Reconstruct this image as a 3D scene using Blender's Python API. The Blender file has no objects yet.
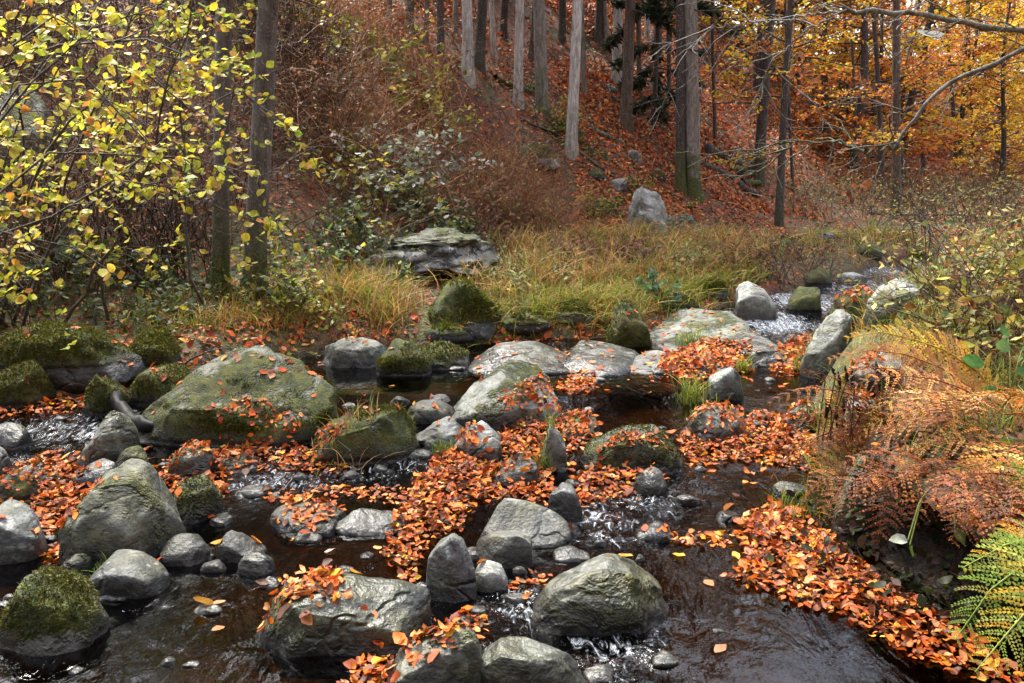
import bpy, math, random
import numpy as np
from mathutils import Vector
from mathutils.bvhtree import BVHTree

rng = np.random.default_rng(7)
random.seed(7)
scene = bpy.context.scene
COL = scene.collection
PI = math.pi

# ------------------------------------------------------------------ camera
F = 1024 * 28.0 / 36.0
CAM_Z = 1.6
PITCH = math.radians(10.7)
cd = bpy.data.cameras.new('camera'); cam = bpy.data.objects.new('camera', cd); COL.objects.link(cam)
cd.lens = 28; cd.sensor_width = 36; cd.clip_start = 0.05; cd.clip_end = 500
cam.location = (0, 0, CAM_Z); cam.rotation_euler = (PI/2 - PITCH, 0, 0)
scene.camera = cam
SP, CP = math.sin(PITCH), math.cos(PITCH)

def ray(px, py):
    a = (px-512)/F; b = (341.5-py)/F
    return np.array([a, CP + b*SP, -SP + b*CP])
def at_depth(px, py, Y):
    d = ray(px, py); return np.array([0, 0, CAM_Z]) + d*(Y/d[1])
def project(P):
    x = P[..., 0]; y = P[..., 1]; z = P[..., 2]-CAM_Z
    dep = y*CP - z*SP; up = y*SP + z*CP
    dep = np.maximum(dep, 0.05)
    return 512 + F*x/dep, 341.5 - F*up/dep, dep

# ------------------------------------------------------------------ noise
def _hash(ix, iy, iz, seed):
    h = (ix.astype(np.int64)*374761393 + iy.astype(np.int64)*668265263 + iz.astype(np.int64)*2147483647 + seed*1274126177) & 0xffffffff
    h = ((h ^ (h >> 13)) * 1274126177) & 0xffffffff
    h = ((h ^ (h >> 16)) * 2246822519) & 0xffffffff
    h = h ^ (h >> 15)
    return (h & 0xffffff)/float(0xffffff)
def vnoise(P, seed=0):
    P = np.asarray(P, float); i = np.floor(P); f = P-i; i = i.astype(np.int64)
    u = f*f*f*(f*(f*6-15)+10)
    x, y, z = i[..., 0], i[..., 1], i[..., 2]; ux, uy, uz = u[..., 0], u[..., 1], u[..., 2]
    r = 0
    for dx in (0, 1):
        for dy in (0, 1):
            for dz in (0, 1):
                w = (ux if dx else 1-ux)*(uy if dy else 1-uy)*(uz if dz else 1-uz)
                r = r + w*_hash(x+dx, y+dy, z+dz, seed)
    return r*2-1
def fbm(P, oct=4, seed=0, gain=.5):
    P = np.asarray(P, float); a = 1; r = 0; s = 0
    for k in range(oct):
        r = r + a*vnoise(P*(2.03**k)+17.3*k, seed+k); s += a; a *= gain
    return r/s
def xyz(x, y, z=0.0):
    return np.stack([x, y, np.zeros_like(x)+z], -1)

# ------------------------------------------------------------------ mesh building
def tag(o, label=None, cat=None, group=None, kind=None):
    if label: o['label'] = label
    if cat: o['category'] = cat
    if group: o['group'] = group
    if kind: o['kind'] = kind
    return o
def build(name, V, Fs, mat, parent=None, col=None, attrs=None, smooth=True, loc=None):
    """Fs: list of integer arrays (n,k)."""
    V = np.asarray(V, np.float32).reshape(-1, 3)
    if loc is not None: V = V - np.asarray(loc, np.float32)
    me = bpy.data.meshes.new(name)
    Fs = [np.asarray(f, np.int32) for f in Fs if len(f)]
    me.vertices.add(len(V)); me.vertices.foreach_set('co', V.ravel())
    nl = sum(f.size for f in Fs); npoly = sum(len(f) for f in Fs)
    me.loops.add(nl); me.polygons.add(npoly)
    me.loops.foreach_set('vertex_index', np.concatenate([f.ravel() for f in Fs]))
    starts = []; o = 0
    for f in Fs:
        starts.append(o + np.arange(len(f))*f.shape[1]); o += f.size
    me.polygons.foreach_set('loop_start', np.concatenate(starts).astype(np.int32))
    me.update(calc_edges=True); me.validate()
    me.polygons.foreach_set('use_smooth', np.full(len(me.polygons), smooth))
    if col is not None:
        c = np.ones((len(V), 4), np.float32); c[:, :3] = col
        a = me.color_attributes.new('Col', 'FLOAT_COLOR', 'POINT'); a.data.foreach_set('color', c.ravel())
    for k, v in (attrs or {}).items():
        a = me.attributes.new(k, 'FLOAT', 'POINT'); a.data.foreach_set('value', np.asarray(v, np.float32))
    me.materials.append(mat)
    ob = bpy.data.objects.new(name, me); COL.objects.link(ob)
    if parent is not None: ob.parent = parent
    elif loc is not None: ob.location = loc
    return ob
def empty(name, loc, label, cat, group=None):
    o = bpy.data.objects.new(name, None); COL.objects.link(o); o.location = loc
    o.empty_display_size = .1
    return tag(o, label, cat, group)

class MB:
    """collects vertices / faces / colours"""
    def __init__(s): s.V = []; s.F = {}; s.C = []; s.n = 0
    def add(s, V, F, col):
        V = np.asarray(V).reshape(-1, 3)
        for f in (F if isinstance(F, list) else [F]):
            s.F.setdefault(f.shape[1], []).append(f + s.n)
        s.V.append(V); c = np.zeros((len(V), 3)); c[:] = col; s.C.append(c); s.n += len(V)
    def build(s, name, mat, parent=None, loc=None, smooth=True):
        if not s.V: return None
        return build(name, np.concatenate(s.V), [np.concatenate(f) for f in s.F.values()], mat, parent, np.concatenate(s.C), smooth=smooth, loc=loc)

def norm(v): return v/np.maximum(np.linalg.norm(v, axis=-1, keepdims=True), 1e-9)
def tubes(P, R, k=5):
    """P (M,N,3), R (M,N) -> V, F"""
    P = np.asarray(P, float); R = np.asarray(R, float)
    M, N, _ = P.shape
    T = norm(np.gradient(P, axis=1)) if N > 2 else norm(np.repeat(P[:, 1:]-P[:, :1], N, 1))
    ref = np.where(np.abs(T[:, :1, 2:3]).mean(1, keepdims=True) > .75, np.array([[[1., .13, 0]]]), np.array([[[.1, .05, 1.]]]))
    A = norm(np.cross(T, np.broadcast_to(ref, T.shape))); B = np.cross(T, A)
    th = np.arange(k)*2*PI/k
    V = P[:, :, None, :] + R[:, :, None, None]*(A[:, :, None, :]*np.cos(th)[None, None, :, None] + B[:, :, None, :]*np.sin(th)[None, None, :, None])
    idx = np.arange(M*N*k).reshape(M, N, k)
    a = idx[:, :-1, :]; b = np.roll(a, -1, 2); c = np.roll(idx[:, 1:, :], -1, 2); d = idx[:, 1:, :]
    Fq = np.stack([a, b, c, d], -1).reshape(-1, 4)
    return V.reshape(-1, 3), Fq

# leaf templates: x along the leaf, y across, z up
LEAF_BIG = np.array([[0, 0, 0], [.35, 0, 0], [.7, 0, 0], [1, 0, 0], [.16, -.2, 0], [.5, -.3, 0], [.82, -.16, 0], [.16, .2, 0], [.5, .3, 0], [.82, .16, 0]], float)
LEAF_BIG_F = [np.array([[0, 4, 5, 1], [1, 5, 6, 2], [0, 1, 8, 7], [1, 2, 9, 8]]), np.array([[2, 6, 3], [2, 3, 9]])]
LEAF_SM = np.array([[0, 0, 0], [.5, -.3, 0], [1, 0, 0], [.5, .3, 0]], float)
LEAF_SM_F = [np.array([[0, 1, 2], [0, 2, 3]])]

def leaves(P, Nrm, L, col, big=True, heading=None, curl=.25, fold=.25, wid=1.0):
    """instances of the leaf template at P with normal Nrm and length L"""
    P = np.asarray(P, float); n = len(P)
    T, TF = (LEAF_BIG, LEAF_BIG_F) if big else (LEAF_SM, LEAF_SM_F)
    Nrm = norm(np.asarray(Nrm, float))
    if heading is None: heading = rng.normal(size=(n, 3))
    X = norm(heading - (heading*Nrm).sum(-1, keepdims=True)*Nrm); Y = np.cross(Nrm, X)
    cu = rng.normal(0, curl, n) + curl*.6; fo = rng.normal(0, fold, n) + fold*.6
    w = wid*rng.uniform(.65, 1.2, n)
    tx = T[None, :, 0] - .5*(heading is None); ty = T[None, :, 1]*w[:, None]
    tz = cu[:, None]*((T[None, :, 0]-.4)**2) + fo[:, None]*np.abs(T[None, :, 1]) + rng.normal(0, .05, (n, len(T)))*(big)
    L = np.asarray(L).reshape(-1, 1)
    V = P[:, None, :] + (L*tx)[..., None]*X[:, None, :] + (L*ty)[..., None]*Y[:, None, :] + (L*tz)[..., None]*Nrm[:, None, :]
    m = len(T); off = (np.arange(n)*m)[:, None, None]
    Fs = [(f[None] + off).reshape(-1, f.shape[1]) for f in TF]
    C = np.repeat(col[:, None, :], m, 1)*rng.uniform(.85, 1.12, (n, m, 1))
    return V.reshape(-1, 3), Fs, C.reshape(-1, 3)

def palette(n, entries, jit=.18):
    cols = np.array([e[0] for e in entries], float); w = np.array([e[1] for e in entries], float)
    c = cols[rng.choice(len(cols), n, p=w/w.sum())]
    return np.clip(c*np.exp(rng.normal(0, jit, (n, 1)))*np.exp(rng.normal(0, .08, (n, 3))), .004, .9)
FALLEN = [((.68, .18, .016), 3.6), ((.58, .12, .012), 3), ((.38, .066, .010), 3), ((.66, .30, .10), 1.6), ((.58, .25, .12), .9), ((.74, .36, .03), .9), ((.10, .03, .010), 2.6), ((.40, .16, .05), 1.4), ((.20, .05, .016), 2.6)]
LITTER = [((.56, .15, .025), 3), ((.42, .085, .018), 3), ((.22, .05, .016), 3), ((.46, .2, .07), 1.4), ((.60, .26, .05), 1.2), ((.10, .035, .012), 2)]
def resample(P, n):
    P = np.asarray(P, float); s = np.concatenate([[0], np.cumsum(np.linalg.norm(np.diff(P, axis=0), axis=1))]); t = np.linspace(0, s[-1], n)
    return np.stack([np.interp(t, s, P[:, k]) for k in range(3)], -1)
# ------------------------------------------------------------------ lie of the land
def zw(y):
    return np.interp(y, [0, 4.4, 5.2, 5.8, 7.6, 8.4, 9.2, 10.5, 12, 16, 25, 40], [0, 0, .05, .10, .11, .17, .26, .34, .42, .55, .8, 1.5])
def W(px, py):
    """point of the stream surface under a pixel of the sketch map"""
    z = 0.0
    for _ in range(25):
        d = ray(px, py); t = (z-CAM_Z)/d[2]; y = d[1]*t; z = .5*z + .5*float(zw(min(y, 40)))
    return np.array([d[0]*t, d[1]*t, z])
def Wp(pts): return np.array([W(*p) for p in pts])

LEFT_EDGE = Wp([(960, 258), (900, 262), (860, 270), (830, 279), (790, 292), (735, 304), (660, 333), (600, 338), (520, 340), (440, 348), (340, 352), (250, 365), (180, 378), (120, 393), (60, 400), (0, 402), (-220, 410)])[:, :2]
RIGHT_EDGE = Wp([(980, 268), (930, 282), (900, 298), (862, 318), (850, 345), (838, 370), (815, 400), (815, 440), (824, 480), (840, 520), (875, 560), (935, 600), (1024, 642), (1150, 700)])[:, :2]
STREAM = np.concatenate([[[30, 27]], [[22, 22.5]], LEFT_EDGE, [[-7, 2.0], [-6.5, -8], [2.2, -8], [2.0, 1.5]], RIGHT_EDGE[::-1], [[22, 20.0]], [[30, 24.5]]])

def sd_poly(x, y, poly):
    shp = np.shape(x); x = np.ravel(x).astype(float); y = np.ravel(y).astype(float)
    out = np.empty(len(x)); n = len(poly)
    A = poly; B = np.roll(poly, -1, 0); E = B-A; L2 = (E**2).sum(1)
    for s in range(0, len(x), 20000):
        X = x[s:s+20000, None]; Y = y[s:s+20000, None]
        wx = X-A[None, :, 0]; wy = Y-A[None, :, 1]
        t = np.clip((wx*E[:, 0]+wy*E[:, 1])/L2, 0, 1)
        d = np.sqrt(((wx-t*E[:, 0])**2+(wy-t*E[:, 1])**2).min(1))
        c = ((A[None, :, 1] <= Y) != (B[None, :, 1] <= Y)) & (X < A[:, 0]+(Y-A[:, 1])/np.where(E[:, 1] == 0, 1e-9, E[:, 1])*E[:, 0])
        ins = c.sum(1) % 2 == 1
        out[s:s+20000] = np.where(ins, -d, d)
    return out.reshape(shp)
def softplus(s, k=.6): return k*np.log1p(np.exp(np.clip(s/k, -30, 30)))
_fx = [-60, -12, -6, -4, -2.5, -1.2, 0, 1.5, 3, 5, 8, 12, 18, 30, 60]
_fy = [9, 6.9, 7.3, 7.9, 8.7, 10.0, 11.8, 13.2, 14.4, 16.8, 20.5, 25.5, 31.5, 38, 50]
def yfoot(x): return np.interp(x, _fx, _fy)
_ro = np.argsort(RIGHT_EDGE[:, 1])
def is_right(x, y):
    xr = np.interp(y, np.concatenate([[-8, 1.5], RIGHT_EDGE[_ro, 1], [20, 40]]), np.concatenate([[2.2, 2.0], RIGHT_EDGE[_ro, 0], [22, 60]]))
    return x > xr - .2
def H(x, y, detail=True):
    x = np.asarray(x, float); y = np.asarray(y, float)
    sd = sd_poly(x, y, STREAM); w = zw(np.clip(y, 0, 40))
    P = xyz(x, y)
    nz = .10*fbm(P*.55, 3, 3)
    bed = w - np.minimum(.28, .05-.5*sd) + .04*fbm(P*2.2, 2, 9)
    sdp = np.maximum(sd, 0)
    right = is_right(x, y)
    out = w + .22*(1-np.exp(-sdp/.2))*np.where(right & (y < 4.4), .4, 1) + .05*np.minimum(sdp, 4) + nz*np.minimum(sdp*2, 1)
    sdr = np.maximum(sdp - .55*np.exp(-((y-3.1)/.9)**4), 0)
    out = out + np.where(right, .42*(1-np.exp(-sdr/.22)) + .03*np.minimum(sdp, 12), 0)
    s = (y - yfoot(x))*.82
    slope = np.interp(x, [-6, -2.5, 0, 4, 12, 25], [.80, .78, .64, .58, .52, .46])
    hs = softplus(s)
    hill = slope*np.minimum(hs, 40) + .25*np.maximum(hs-40, 0)
    hill = hill*(1+.10*fbm(P*.16, 3, 21)) + .35*np.minimum(hs, 2)*fbm(P*.45, 3, 31)*.8
    hill = np.where(right & (y < 16), 0, hill)
    r = x - (.85*np.maximum(y, 0) + 7)
    side = .45*softplus(r, 1.0) + .6*softplus(-9.5-x, .8)*(y < 9) + .6*softplus(-5-y, 1.0)  # last term: unseen rise behind the camera, added to cut low sky light
    out = out + hill + side
    z = np.where(sd < 0, bed, out)
    if detail: z = z + .025*fbm(P*3.1, 2, 5)*np.clip(sd*3+.6, 0, 1)
    return z
def ground(x, y): return float(H(np.array([x]), np.array([y]))[0])
def Pt(px, py, tmax=95):
    """first point of bare ground or water seen through a spot of the sketch map"""
    d = ray(px, py); t = np.concatenate([np.arange(1.2, 20, .02), np.arange(20, tmax, .08)])
    X = d[0]*t; Y = d[1]*t; Z = CAM_Z + d[2]*t
    g = np.maximum(H(X, Y), np.where(sd_poly(X, Y, STREAM) < 0, zw(np.clip(Y, 0, 40)), -9))
    k = np.argmax(Z < g) if (Z < g).any() else len(t)-1
    return np.array([X[k], Y[k], g[k]])
def normal_at(x, y, e=.08):
    hx = (H(x+e, y)-H(x-e, y))/(2*e); hy = (H(x, y+e)-H(x, y-e))/(2*e)
    return norm(np.stack([-hx, -hy, np.ones_like(hx)], -1))
def inside_sample(poly, n):
    poly = np.asarray(poly)[:, :2]; lo = poly.min(0); hi = poly.max(0)
    out = np.zeros((0, 2))
    while len(out) < n:
        c = rng.uniform(lo, hi, (max(n, 200)*2, 2)); out = np.concatenate([out, c[sd_poly(c[:, 0], c[:, 1], poly) < 0]])
    return out[:n]
def poly_area(p):
    p = np.asarray(p)[:, :2]; q = np.roll(p, -1, 0); return abs((p[:, 0]*q[:, 1]-q[:, 0]*p[:, 1]).sum())/2

# ------------------------------------------------------------------ materials
class NT:
    def __init__(s, name):
        s.m = bpy.data.materials.new(name); s.m.use_nodes = True; s.t = s.m.node_tree; s.t.nodes.clear()
        s.out = s.t.nodes.new('ShaderNodeOutputMaterial')
    def n(s, typ, ins=None, **kw):
        nd = s.t.nodes.new('ShaderNode'+typ)
        for k, v in kw.items(): setattr(nd, k, v)
        for k, v in (ins or {}).items():
            if hasattr(v, 'is_output') or hasattr(v, 'links'): s.t.links.new(v, nd.inputs[k])
            else: nd.inputs[k].default_value = v
        return nd
    def math(s, op, a, b=None, c=None, clamp=False):
        ins = {0: a}
        if b is not None: ins[1] = b
        if c is not None: ins[2] = c
        return s.n('Math', ins, operation=op, use_clamp=clamp).outputs[0]
    def noise(s, vec, scale, detail=4, rough=.55, dist=0.0):
        return s.n('TexNoise', {'Vector': vec, 'Scale': scale, 'Detail': detail, 'Roughness': rough, 'Distortion': dist}).outputs[0]
    def ramp(s, f, a, b):   # smooth step a..b
        return s.n('MapRange', {0: f, 1: a, 2: b, 3: 0.0, 4: 1.0}, interpolation_type='SMOOTHSTEP').outputs[0]
    def mix(s, f, a, b, typ='MIX'):
        nd = s.t.nodes.new('ShaderNodeMix'); nd.data_type = 'RGBA'; nd.blend_type = typ
        for k, v in ((0, f), (6, a), (7, b)):
            if hasattr(v, 'is_output'): s.t.links.new(v, nd.inputs[k])
            else: nd.inputs[k].default_value = (*v, 1) if isinstance(v, tuple) and len(v) == 3 else v
        return nd.outputs[2]
    def link(s, a, b): s.t.links.new(a, b)
    def attr(s, name, typ='GEOMETRY', out=2): return s.n('Attribute', attribute_name=name, attribute_type=typ).outputs[out]

def leaf_material(name, trans=.35, rough=.45, spec=.4):
    t = NT(name)
    c = t.n('Attribute', attribute_name='Col').outputs[0]
    oc = t.n('TexCoord').outputs['Object']
    nz = t.noise(oc, 55, 2)
    c2 = t.mix(t.ramp(nz, .35, .75), t.mix(1.0, c, (.72, .66, .6), 'MULTIPLY'), c)
    p = t.n('BsdfPrincipled', {'Base Color': c2, 'Roughness': rough, 'Specular IOR Level': spec})
    tr = t.n('BsdfTranslucent', {'Color': c2})
    mx = t.n('MixShader', {0: trans, 1: p.outputs[0], 2: tr.outputs[0]})
    t.link(mx.outputs[0], t.out.inputs[0]); return t.m
def rock_material():
    t = NT('river_stone')
    oc = t.n('TexCoord').outputs['Object']; geo = t.n('NewGeometry')
    sx = t.n('SeparateXYZ', {0: geo.outputs['Normal']}); nzv = sx.outputs[2]
    pz = t.n('SeparateXYZ', {0: oc}).outputs[2]
    moss = t.attr('moss', 'OBJECT'); tone = t.attr('tone', 'OBJECT'); lich = t.attr('lich', 'OBJECT'); rnd = t.attr('rnd', 'OBJECT')
    off = t.n('VectorMath', {0: oc, 1: t.n('CombineXYZ', {0: rnd, 1: rnd, 2: rnd}).outputs[0]}, operation='ADD').outputs[0]
    st = t.n('Mapping', {0: off, 2: (.35, .25, .5), 3: (1.0, 2.0, 6.0)}).outputs[0]
    n1 = t.noise(off, 2.6, 6, .62, .6); n2 = t.noise(off, 14, 5, .6); n3 = t.noise(off, 60, 3, .6); ns = t.noise(st, 2.4, 6, .62, 1.2)
    a = t.mix(t.ramp(n1, .32, .68), (.018, .021, .019), (.105, .112, .105))
    a = t.mix(t.math('MULTIPLY', t.ramp(ns, .52, .62), .3), a, (.03, .032, .029))
    a = t.mix(t.math('MULTIPLY', t.ramp(n2, .52, .66), .7), a, (.27, .275, .255))
    a = t.mix(t.math('MULTIPLY', t.ramp(n3, .52, .64), .7), a, (.03, .03, .026))
    tt = t.n('CombineXYZ', {0: tone, 1: tone, 2: tone}).outputs[0]
    a = t.mix(1.0, a, tt, 'MULTIPLY')
    a = t.mix(t.math('MULTIPLY', t.ramp(t.noise(off, 1.7, 5, .7, 1.0), .46, .56), .72), a, (.022, .024, .021))
    # pale lichen crusts
    lm = t.ramp(t.math('ADD', t.noise(off, 5.5, 5, .65, .4), t.math('MULTIPLY', lich, .28)), .60, .66)
    lm = t.math('MULTIPLY', lm, t.ramp(nzv, -.2, .45))
    a = t.mix(t.math('MULTIPLY', lm, t.math('MULTIPLY', lich, .85, clamp=True)), a, t.mix(t.ramp(n3, .4, .6), (.30, .315, .29), (.50, .52, .49)))
    vs_ = t.n('TexVoronoi', {'Vector': off, 'Scale': 15.0, 'Randomness': 1.0}).outputs[0]
    sp_ = t.math('MULTIPLY', t.math('SUBTRACT', 1.0, t.ramp(t.math('ADD', vs_, t.math('MULTIPLY', n3, .25)), .26, .33)), t.ramp(t.noise(off, 2.1, 3), .50, .62))
    a = t.mix(t.math('MULTIPLY', sp_, .7), a, (.33, .35, .31))
    # moss: in patches, mostly on upward faces
    mm = t.math('ADD', t.noise(off, 3.2, 5, .7, .3), t.math('MULTIPLY', moss, .62))
    mm = t.math('ADD', mm, t.math('MULTIPLY', nzv, t.attr('mn', 'OBJECT')))
    mk = t.math('MULTIPLY', t.ramp(mm, .78, .90), t.ramp(t.math('ADD', pz, t.math('MULTIPLY', n2, .05)), .035, .075))
    a = t.mix(t.math('MULTIPLY', t.math('MULTIPLY', t.ramp(mm, .50, .82), .75), t.ramp(pz, .03, .07)), a, t.mix(t.ramp(n2, .4, .65), (.035, .038, .016), (.105, .105, .045)))
    mc = t.mix(t.ramp(n2, .35, .7), (.024, .036, .006), (.115, .125, .018))
    mc = t.mix(t.math('MULTIPLY', t.ramp(n1, .45, .7), .5), mc, (.10, .075, .012))
    a = t.mix(mk, a, mc)
    # wet band above the water line
    wet = t.math('SUBTRACT', 1.0, t.ramp(t.math('ADD', pz, t.math('MULTIPLY', t.math('SUBTRACT', n1, .5), -.30)), .03, .13))
    wet = t.math('MULTIPLY', wet, t.math('SUBTRACT', 1.0, t.attr('dry', 'OBJECT')))
    a = t.mix(wet, a, t.mix(1.0, a, (.30, .28, .25), 'MULTIPLY'))
    damp = t.attr('damp', 'OBJECT')
    rg = t.math('MAXIMUM', t.math('MULTIPLY', wet, .55), t.math('MULTIPLY', damp, t.math('SUBTRACT', 1.0, mk)))
    rough = t.math('SUBTRACT', .82, t.math('MULTIPLY', rg, .62))
    p = t.n('BsdfPrincipled', {'Base Color': a, 'Roughness': rough, 'Specular IOR Level': .5})
    hgt = t.math('ADD', t.math('MULTIPLY', n1, .5), t.math('ADD', t.math('MULTIPLY', n2, .28), t.math('ADD', t.math('MULTIPLY', n3, .10), t.math('MULTIPLY', ns, .12))))
    crk = t.n('TexVoronoi', {'Vector': t.n('VectorMath', {0: off, 1: t.n('VectorMath', {0: t.n('TexNoise', {'Vector': off, 'Scale': 4.0, 'Detail': 3}).outputs[1], 1: (.35, .35, .35)}, operation='MULTIPLY').outputs[0]}, operation='ADD').outputs[0], 'Scale': 1.9}, feature='DISTANCE_TO_EDGE').outputs[0]
    hgt = t.math('ADD', hgt, t.math('MULTIPLY', t.math('MULTIPLY', t.ramp(crk, 0.0, .04), .22), t.ramp(t.noise(off, 1.3, 3), .46, .60)))
    hgt = t.math('ADD', hgt, t.math('MULTIPLY', mk, t.math('ADD', .25, t.math('MULTIPLY', t.noise(off, 120, 2), .35))))
    b = t.n('Bump', {"Strength": 1.0, "Distance": .06, 'Height': hgt})
    t.link(b.outputs[0], p.inputs['Normal'])
    t.link(p.outputs[0], t.out.inputs[0]); return t.m
def ground_material():
    t = NT('forest_floor')
    po = t.n('NewGeometry').outputs['Position']
    zone = t.attr('green'); bed = t.attr('bed')
    n1 = t.noise(po, .9, 5, .6, .3); n2 = t.noise(po, 9, 4, .65); n3 = t.noise(po, 34, 3, .6)
    a = t.mix(t.ramp(n2, .35, .65), (.022, .011, .007), (.15, .05, .018))
    a = t.mix(t.math('MULTIPLY', t.ramp(n3, .54, .66), .75), a, (.30, .10, .028))
    a = t.mix(t.math('MULTIPLY', t.ramp(n1, .50, .62), .8), a, t.mix(t.ramp(n2, .4, .6), (.018, .012, .008), (.055, .062, .014)))
    g = t.mix(t.ramp(n2, .35, .65), (.025, .035, .008), (.10, .10, .02))
    a = t.mix(t.math('MULTIPLY', zone, t.ramp(n1, .36, .56)), a, g)
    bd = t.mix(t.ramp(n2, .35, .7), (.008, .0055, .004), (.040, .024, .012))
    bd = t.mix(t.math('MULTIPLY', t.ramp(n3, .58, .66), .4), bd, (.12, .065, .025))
    a = t.mix(bed, a, bd)  # stream bed, plus the painted shade of the right-bank hollow
    p = t.n('BsdfPrincipled', {'Base Color': a, 'Roughness': .85})
    b = t.n('Bump', {'Strength': .9, 'Distance': .06, 'Height': t.math('ADD', n2, t.math('MULTIPLY', n3, .6))})
    t.link(b.outputs[0], p.inputs['Normal']); t.link(p.outputs[0], t.out.inputs[0]); return t.m
def water_material():
    t = NT('stream_water')
    po = t.n('NewGeometry').outputs['Position']; fo = t.attr('foam_sheen'); rp = t.attr('rapid')
    mp = t.n('Mapping', {0: po, 2: (0, 0, .6), 3: (1.0, .55, 1)}).outputs[0]
    n1 = t.noise(mp, 5.5, 3, .5, .8); n2 = t.noise(mp, 22, 3, .55, .6); n3 = t.noise(po, 70, 2, .5)
    hh = t.math('ADD', t.math('MULTIPLY', n1, .6), t.math('ADD', t.math('MULTIPLY', n2, t.math('ADD', .07, t.math('MULTIPLY', rp, 1.0))), t.math('MULTIPLY', n3, t.math('MULTIPLY', rp, .25))))
    b = t.n('Bump', {'Strength': .42, 'Distance': .045, 'Height': hh})
    gl = t.n('BsdfGlossy', {'Color': (.93, .97, 1.0, 1), 'Roughness': .035, 'Normal': b.outputs[0]})
    tr = t.n('BsdfTransparent', {'Color': (.36, .22, .11, 1)})
    fr = t.n('Fresnel', {'IOR': 1.36, 'Normal': b.outputs[0]})
    mx = t.n('MixShader', {0: fr.outputs[0], 1: tr.outputs[0], 2: gl.outputs[0]})
    st = t.n('Mapping', {0: po, 2: (0, 0, .5), 3: (1.0, .4, 1)}).outputs[0]
    fn = t.math('MULTIPLY', t.ramp(t.math('ADD', t.noise(st, 17, 6, .72, 2.2), t.math('MULTIPLY', fo, .32)), .70, .96), t.math('MINIMUM', t.math('MULTIPLY', fo, 3.0), 1.0))
    fb = t.n('BsdfPrincipled', {'Base Color': (.66, .71, .77, 1), 'Roughness': .35})  # bluish grey for white water and for sky sheen painted on the ripples
    m2 = t.n('MixShader', {0: t.math('MULTIPLY', fn, .62), 1: mx.outputs[0], 2: fb.outputs[0]})
    t.link(m2.outputs[0], t.out.inputs[0]); return t.m
def bark_material():
    t = NT('bark')
    oc = t.n('TexCoord').outputs['Object']
    c = t.n('Attribute', attribute_name='Col').outputs[0]
    mp = t.n('Mapping', {0: oc, 3: (1, 1, .22)}).outputs[0]
    n1 = t.noise(mp, 22, 5, .65, .5); n2 = t.noise(oc, 3.0, 5, .65, .3); n3 = t.noise(oc, 38, 3, .6)
    a = t.mix(t.ramp(n1, .32, .66), t.mix(1.0, c, (.35, .33, .3), 'MULTIPLY'), c)
    a = t.mix(t.math('MULTIPLY', t.ramp(n2, .48, .66), .7), a, t.mix(1.0, c, (.5, .5, .42), 'MULTIPLY'))
    a = t.mix(t.math('MULTIPLY', t.ramp(n3, .55, .7), .5), a, t.mix(.5, c, (.55, .56, .5)))
    pz = t.n('SeparateXYZ', {0: oc}).outputs[2]
    ms = t.math('MULTIPLY', t.attr('moss', 'OBJECT'), t.math('SUBTRACT', 1.0, t.ramp(t.math('SUBTRACT', pz, t.math('MULTIPLY', n2, 1.6)), -.7, .3)))
    a = t.mix(ms, a, t.mix(t.ramp(n3, .4, .6), (.025, .035, .008), (.08, .09, .015)))
    p = t.n('BsdfPrincipled', {'Base Color': a, 'Roughness': .85})
    b = t.n('Bump', {'Strength': .8, 'Distance': .03, 'Height': t.math('ADD', n1, t.math('MULTIPLY', n3, .4))})
    t.link(b.outputs[0], p.inputs['Normal']); t.link(p.outputs[0], t.out.inputs[0]); return t.m
M_ROCK = rock_material(); M_GROUND = ground_material(); M_WATER = water_material(); M_BARK = bark_material()
M_FALLEN = leaf_material('fallen_leaf', .22, .55, .28)
M_LEAF = leaf_material('live_leaf', .52, .5, .3)
M_GRASS = leaf_material('grass_blade', .35, .55, .3)
M_FERN = leaf_material('fern_leaf', .35, .55, .3)

# ------------------------------------------------------------------ ground sheet
def spaced(lo, hi, dense_lo, dense_hi, d, growth):
    a = list(np.arange(dense_lo, dense_hi, d)); s = d; x = a[-1]
    while x < hi: s *= growth; x += s; a.append(x)
    s = d; x = a[0]; b = []
    while x > lo: s *= growth; x -= s; b.append(x)
    return np.array(b[::-1]+a)
gx = spaced(-110, 150, -6, 6, .07, 1.045); gy = spaced(-45, 150, 1.5, 15, .07, 1.03)
GX, GY = np.meshgrid(gx, gy); GZ = H(GX, GY)
sdg = sd_poly(GX, GY, STREAM)
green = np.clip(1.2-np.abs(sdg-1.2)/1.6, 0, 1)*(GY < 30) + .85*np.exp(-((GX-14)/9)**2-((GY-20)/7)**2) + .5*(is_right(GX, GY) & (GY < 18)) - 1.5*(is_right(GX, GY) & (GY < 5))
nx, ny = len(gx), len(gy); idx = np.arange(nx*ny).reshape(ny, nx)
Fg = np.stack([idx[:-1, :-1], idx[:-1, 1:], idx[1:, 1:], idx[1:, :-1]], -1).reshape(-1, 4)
tag(build('ground', np.stack([GX, GY, GZ], -1), [Fg], M_GROUND, attrs={'green': np.clip(green, 0, 1).ravel(), 'bed': np.maximum(np.clip(.5-sdg*6, 0, 1), is_right(GX, GY)*np.clip((4.4-GY)*3, 0, 1)*np.clip((.75-sdg)*4, 0, 1)).ravel()}), 'steep forest floor and stream bed strewn with dead leaves', 'ground', kind='structure')  # bed colour also covers the right-bank hollow, painting its shade near-black

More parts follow.
